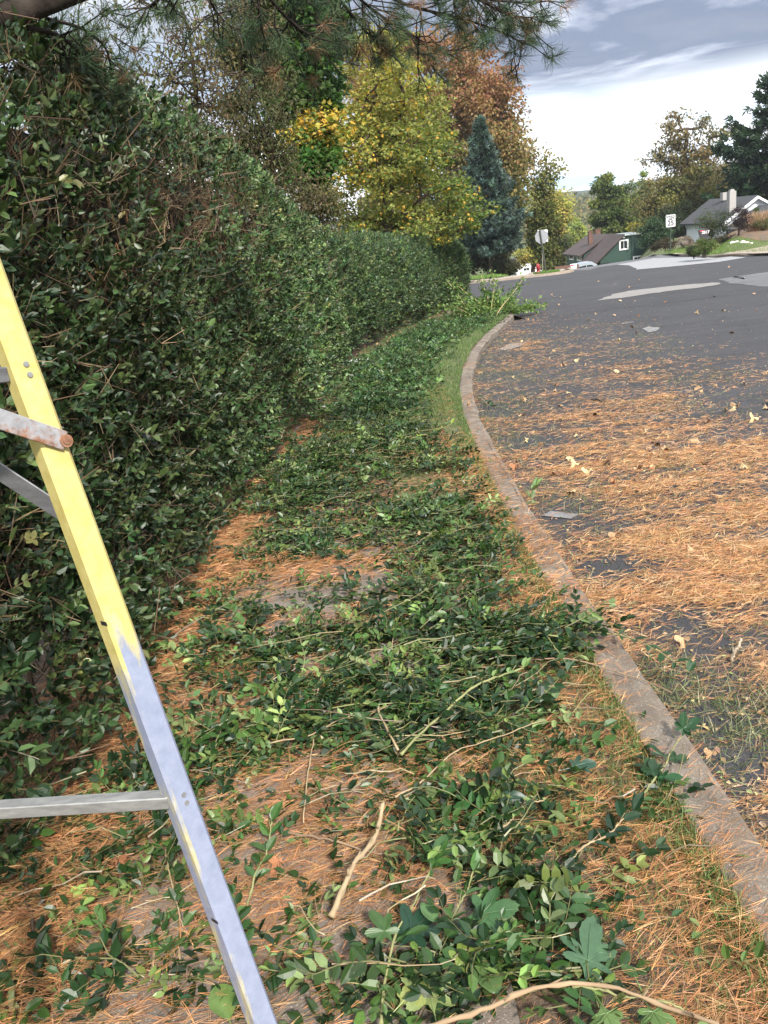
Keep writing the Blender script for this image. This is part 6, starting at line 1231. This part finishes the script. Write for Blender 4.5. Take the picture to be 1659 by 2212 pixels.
for i, (x, y, Yd, lb) in enumerate([(1628, 515, 53., 'leftmost clump of pinkish ornamental grass in the garden bed'), (1646, 510, 53.5, 'middle clump of pinkish ornamental grass in the garden bed'), (1664, 505, 53.5, 'rightmost clump of pinkish ornamental grass cut by the frame edge')]):
    q = gp(x, y, Yd); g3 = np.array([q[0], Yd, float(zt(q[0], Yd))]); root = thing('ornamental_grass', lb, 'grass clump', g3, 'pink ornamental grasses')
    n = 700; th = rng.uniform(0, 6.28, n); r_ = .38*np.sqrt(rng.random(n)); xx = g3[0]+r_*np.cos(th); yy = g3[1]+r_*np.sin(th); grass('blades', xx, yy, .0, 1.05, [(.42, .24, .19), (.50, .32, .25), (.30, .22, .12), (.16, .17, .06)], [4, 4, 3, 2], .28, wide=.45, parent=root)
for i, (x, y, s, lb) in enumerate([(1557, 520, .27, 'largest white rock, leftmost in the garden row'), (1543, 523, .11, 'tiny pale stone left of the largest white rock'), (1583, 523, .2, 'angular white rock, second from the left in the row'), (1592, 521, .16, 'white rock touching the angular one on its right side'), (1605, 522, .2, 'white rock fourth along the garden edge'), (1614, 523, .15, 'flat white rock near the end of the garden row'), (1624, 524, .12, 'small white rock at the right end of the row')]):
    g3 = A(x, y+2); u = np.linspace(0, PI, 9); v = np.linspace(0, 2*PI, 13)[:-1]; V = []
    for a in u:
        for c in v:
            d = np.array([math.sin(a)*math.cos(c), math.sin(a)*math.sin(c), math.cos(a)]); V.append(g3+d*s*.72*[1.15, .9, .7]*(1+.16*math.sin(5*c+i)*math.sin(3*a+i))+[0, 0, .0])
    T = []
    for a in range(8):
        for c in range(12): p_, q_ = a*12+c, a*12+(c+1) % 12; T += [(p_, p_+12, q_+12), (p_, q_+12, q_)]
    b = MB(); b.add(V, T); b.build('rock', plain('white_rock', (.62, .6, .56), .8, 6, .2), loc=g3, label=lb, cat='rock', group='white rocks edging the garden bed')
# ------------------------------------------------------------------ haze
b = MB(); b.box((350, 765, 20), (2400, 1650, 90)); hz = b.build('haze', M['dark'], kind='stuff')
hm_ = bpy.data.materials.new('haze_air'); hm_.use_nodes = True; nt = hm_.node_tree; nt.nodes.clear(); ou = nt.nodes.new('ShaderNodeOutputMaterial'); pv = nt.nodes.new('ShaderNodeVolumePrincipled'); pv.inputs['Density'].default_value = .0003; pv.inputs['Color'].default_value = (.82, .89, 1.0, 1); pv.inputs['Anisotropy'].default_value = .2
nt.links.new(pv.outputs[0], ou.inputs['Volume']); hz.data.materials.clear(); hz.data.materials.append(hm_)
# ------------------------------------------------------------------ sky, sun, camera
SUN_EL, SUN_AZ = math.radians(42), math.radians(163)      # azimuth from +Y clockwise: behind to the right
w = bpy.data.worlds.new('World'); bpy.context.scene.world = w; w.use_nodes = True; nt = w.node_tree; bg = nt.nodes['Background']; bg.inputs[1].default_value = .08
sky = N(nt, 'ShaderNodeTexSky', sky_type='NISHITA', sun_disc=False); sky.sun_elevation = SUN_EL; sky.sun_rotation = SUN_AZ; sky.air_density = 1.; sky.dust_density = 1.5
tc_ = N(nt, 'ShaderNodeTexCoord'); sp_ = N(nt, 'ShaderNodeSeparateXYZ'); nt.links.new(tc_.outputs['Generated'], sp_.inputs[0])
# flat cloud deck coordinates: direction divided by height
mx = N(nt, 'ShaderNodeMath', operation='MAXIMUM'); mx.inputs[1].default_value = .0; nt.links.new(sp_.outputs['Z'], mx.inputs[0]); adz = N(nt, 'ShaderNodeMath', operation='ADD'); adz.inputs[1].default_value = .12; nt.links.new(mx.outputs[0], adz.inputs[0])
dv = N(nt, 'ShaderNodeVectorMath', operation='DIVIDE'); cb = N(nt, 'ShaderNodeCombineXYZ'); [nt.links.new(adz.outputs[0], cb.inputs[i]) for i in range(3)]; nt.links.new(tc_.outputs['Generated'], dv.inputs[0]); nt.links.new(cb.outputs[0], dv.inputs[1])
mp_ = N(nt, 'ShaderNodeMapping'); mp_.inputs['Location'].default_value = (1.3, .4, 0); mp_.inputs['Scale'].default_value = (.9, 1.3, 1); mp_.inputs['Rotation'].default_value = (0, 0, .5); nt.links.new(dv.outputs[0], mp_.inputs[0])
nz = N(nt, 'ShaderNodeTexNoise', Scale=1.2, Detail=9, Roughness=.58, Distortion=.5); nt.links.new(mp_.outputs[0], nz.inputs['Vector'])
nz2 = N(nt, 'ShaderNodeTexNoise', Scale=.5, Detail=5, Roughness=.5); nt.links.new(mp_.outputs[0], nz2.inputs['Vector'])
# dark bank higher up, bright low band
mrz = N(nt, 'ShaderNodeMapRange'); mrz.inputs[1].default_value = .082; mrz.inputs[2].default_value = .125; nt.links.new(sp_.outputs['Z'], mrz.inputs[0])
mrh = N(nt, 'ShaderNodeMapRange'); mrh.inputs[1].default_value = .30; mrh.inputs[2].default_value = .55; mrh.inputs[3].default_value = 0.; mrh.inputs[4].default_value = -.9; nt.links.new(sp_.outputs['Z'], mrh.inputs[0])
mrx = N(nt, 'ShaderNodeMapRange'); mrx.inputs[1].default_value = -.25; mrx.inputs[2].default_value = .2; mrx.inputs[3].default_value = -.30; mrx.inputs[4].default_value = 0.; nt.links.new(sp_.outputs['X'], mrx.inputs[0])
adh = N(nt, 'ShaderNodeMath', operation='ADD'); nt.links.new(mrh.outputs[0], adh.inputs[0]); nt.links.new(mrx.outputs[0], adh.inputs[1])
adm = N(nt, 'ShaderNodeMath', operation='ADD'); nt.links.new(adh.outputs[0], adm.inputs[0]); nt.links.new(mrz.outputs[0], adm.inputs[1])
tx = N(nt, 'ShaderNodeMath', operation='MULTIPLY_ADD'); tx.inputs[1].default_value = .9; tx.inputs[2].default_value = -.45; nt.links.new(nz.outputs['Fac'], tx.inputs[0])
dk = N(nt, 'ShaderNodeMath', operation='ADD', use_clamp=True); nt.links.new(adm.outputs[0], dk.inputs[0]); nt.links.new(tx.outputs[0], dk.inputs[1])
bright = ramp(nt, nz2.outputs['Fac'], [(.36, (5.4, 7.6, 9.6)), (.50, (10, 10.4, 10.8)), (.6, (12, 12, 12))])
darkc = ramp(nt, nz.outputs['Fac'], [(.40, (1.0, 1.22, 1.9)), (.52, (1.5, 1.8, 2.6)), (.66, (5., 5.3, 6.2))])
cl_ = mix(nt, dk.outputs[0], bright, darkc)
fin = mix(nt, .93, sky.outputs[0], cl_); nt.links.new(fin, bg.inputs[0])
sl = bpy.data.lights.new('sun', 'SUN'); sl.energy = 3.1; sl.angle = math.radians(5); sl.color = (1, .95, .86); so = bpy.data.objects.new('sun', sl); C.objects.link(so)
sd = np.array([math.sin(SUN_AZ)*math.cos(SUN_EL), math.cos(SUN_AZ)*math.cos(SUN_EL), math.sin(SUN_EL)])
from mathutils import Vector, Matrix
so.rotation_euler = Vector(-sd).to_track_quat('-Z', 'Y').to_euler()
cam = bpy.data.cameras.new('camera'); co_ = bpy.data.objects.new('camera', cam); C.objects.link(co_); cam.sensor_fit = 'VERTICAL'; cam.sensor_height = 24; cam.lens = F/1024*24; cam.clip_end = 6000; cam.clip_start = .05
Rm = Matrix((( _cr[0], _cu[0], -_f[0]), (_cr[1], _cu[1], -_f[1]), (_cr[2], _cu[2], -_f[2]))); co_.matrix_world = Matrix.Translation((0, 0, H))@Rm.to_4x4()
sc_ = bpy.context.scene; sc_.camera = co_
sc_.view_settings.view_transform = 'Standard'; sc_.view_settings.look = 'None'; sc_.view_settings.gamma = 1; sc_.view_settings.exposure = 1.22
sc_.cycles.max_bounces = 6; sc_.cycles.transparent_max_bounces = 4; sc_.cycles.volume_bounces = 0
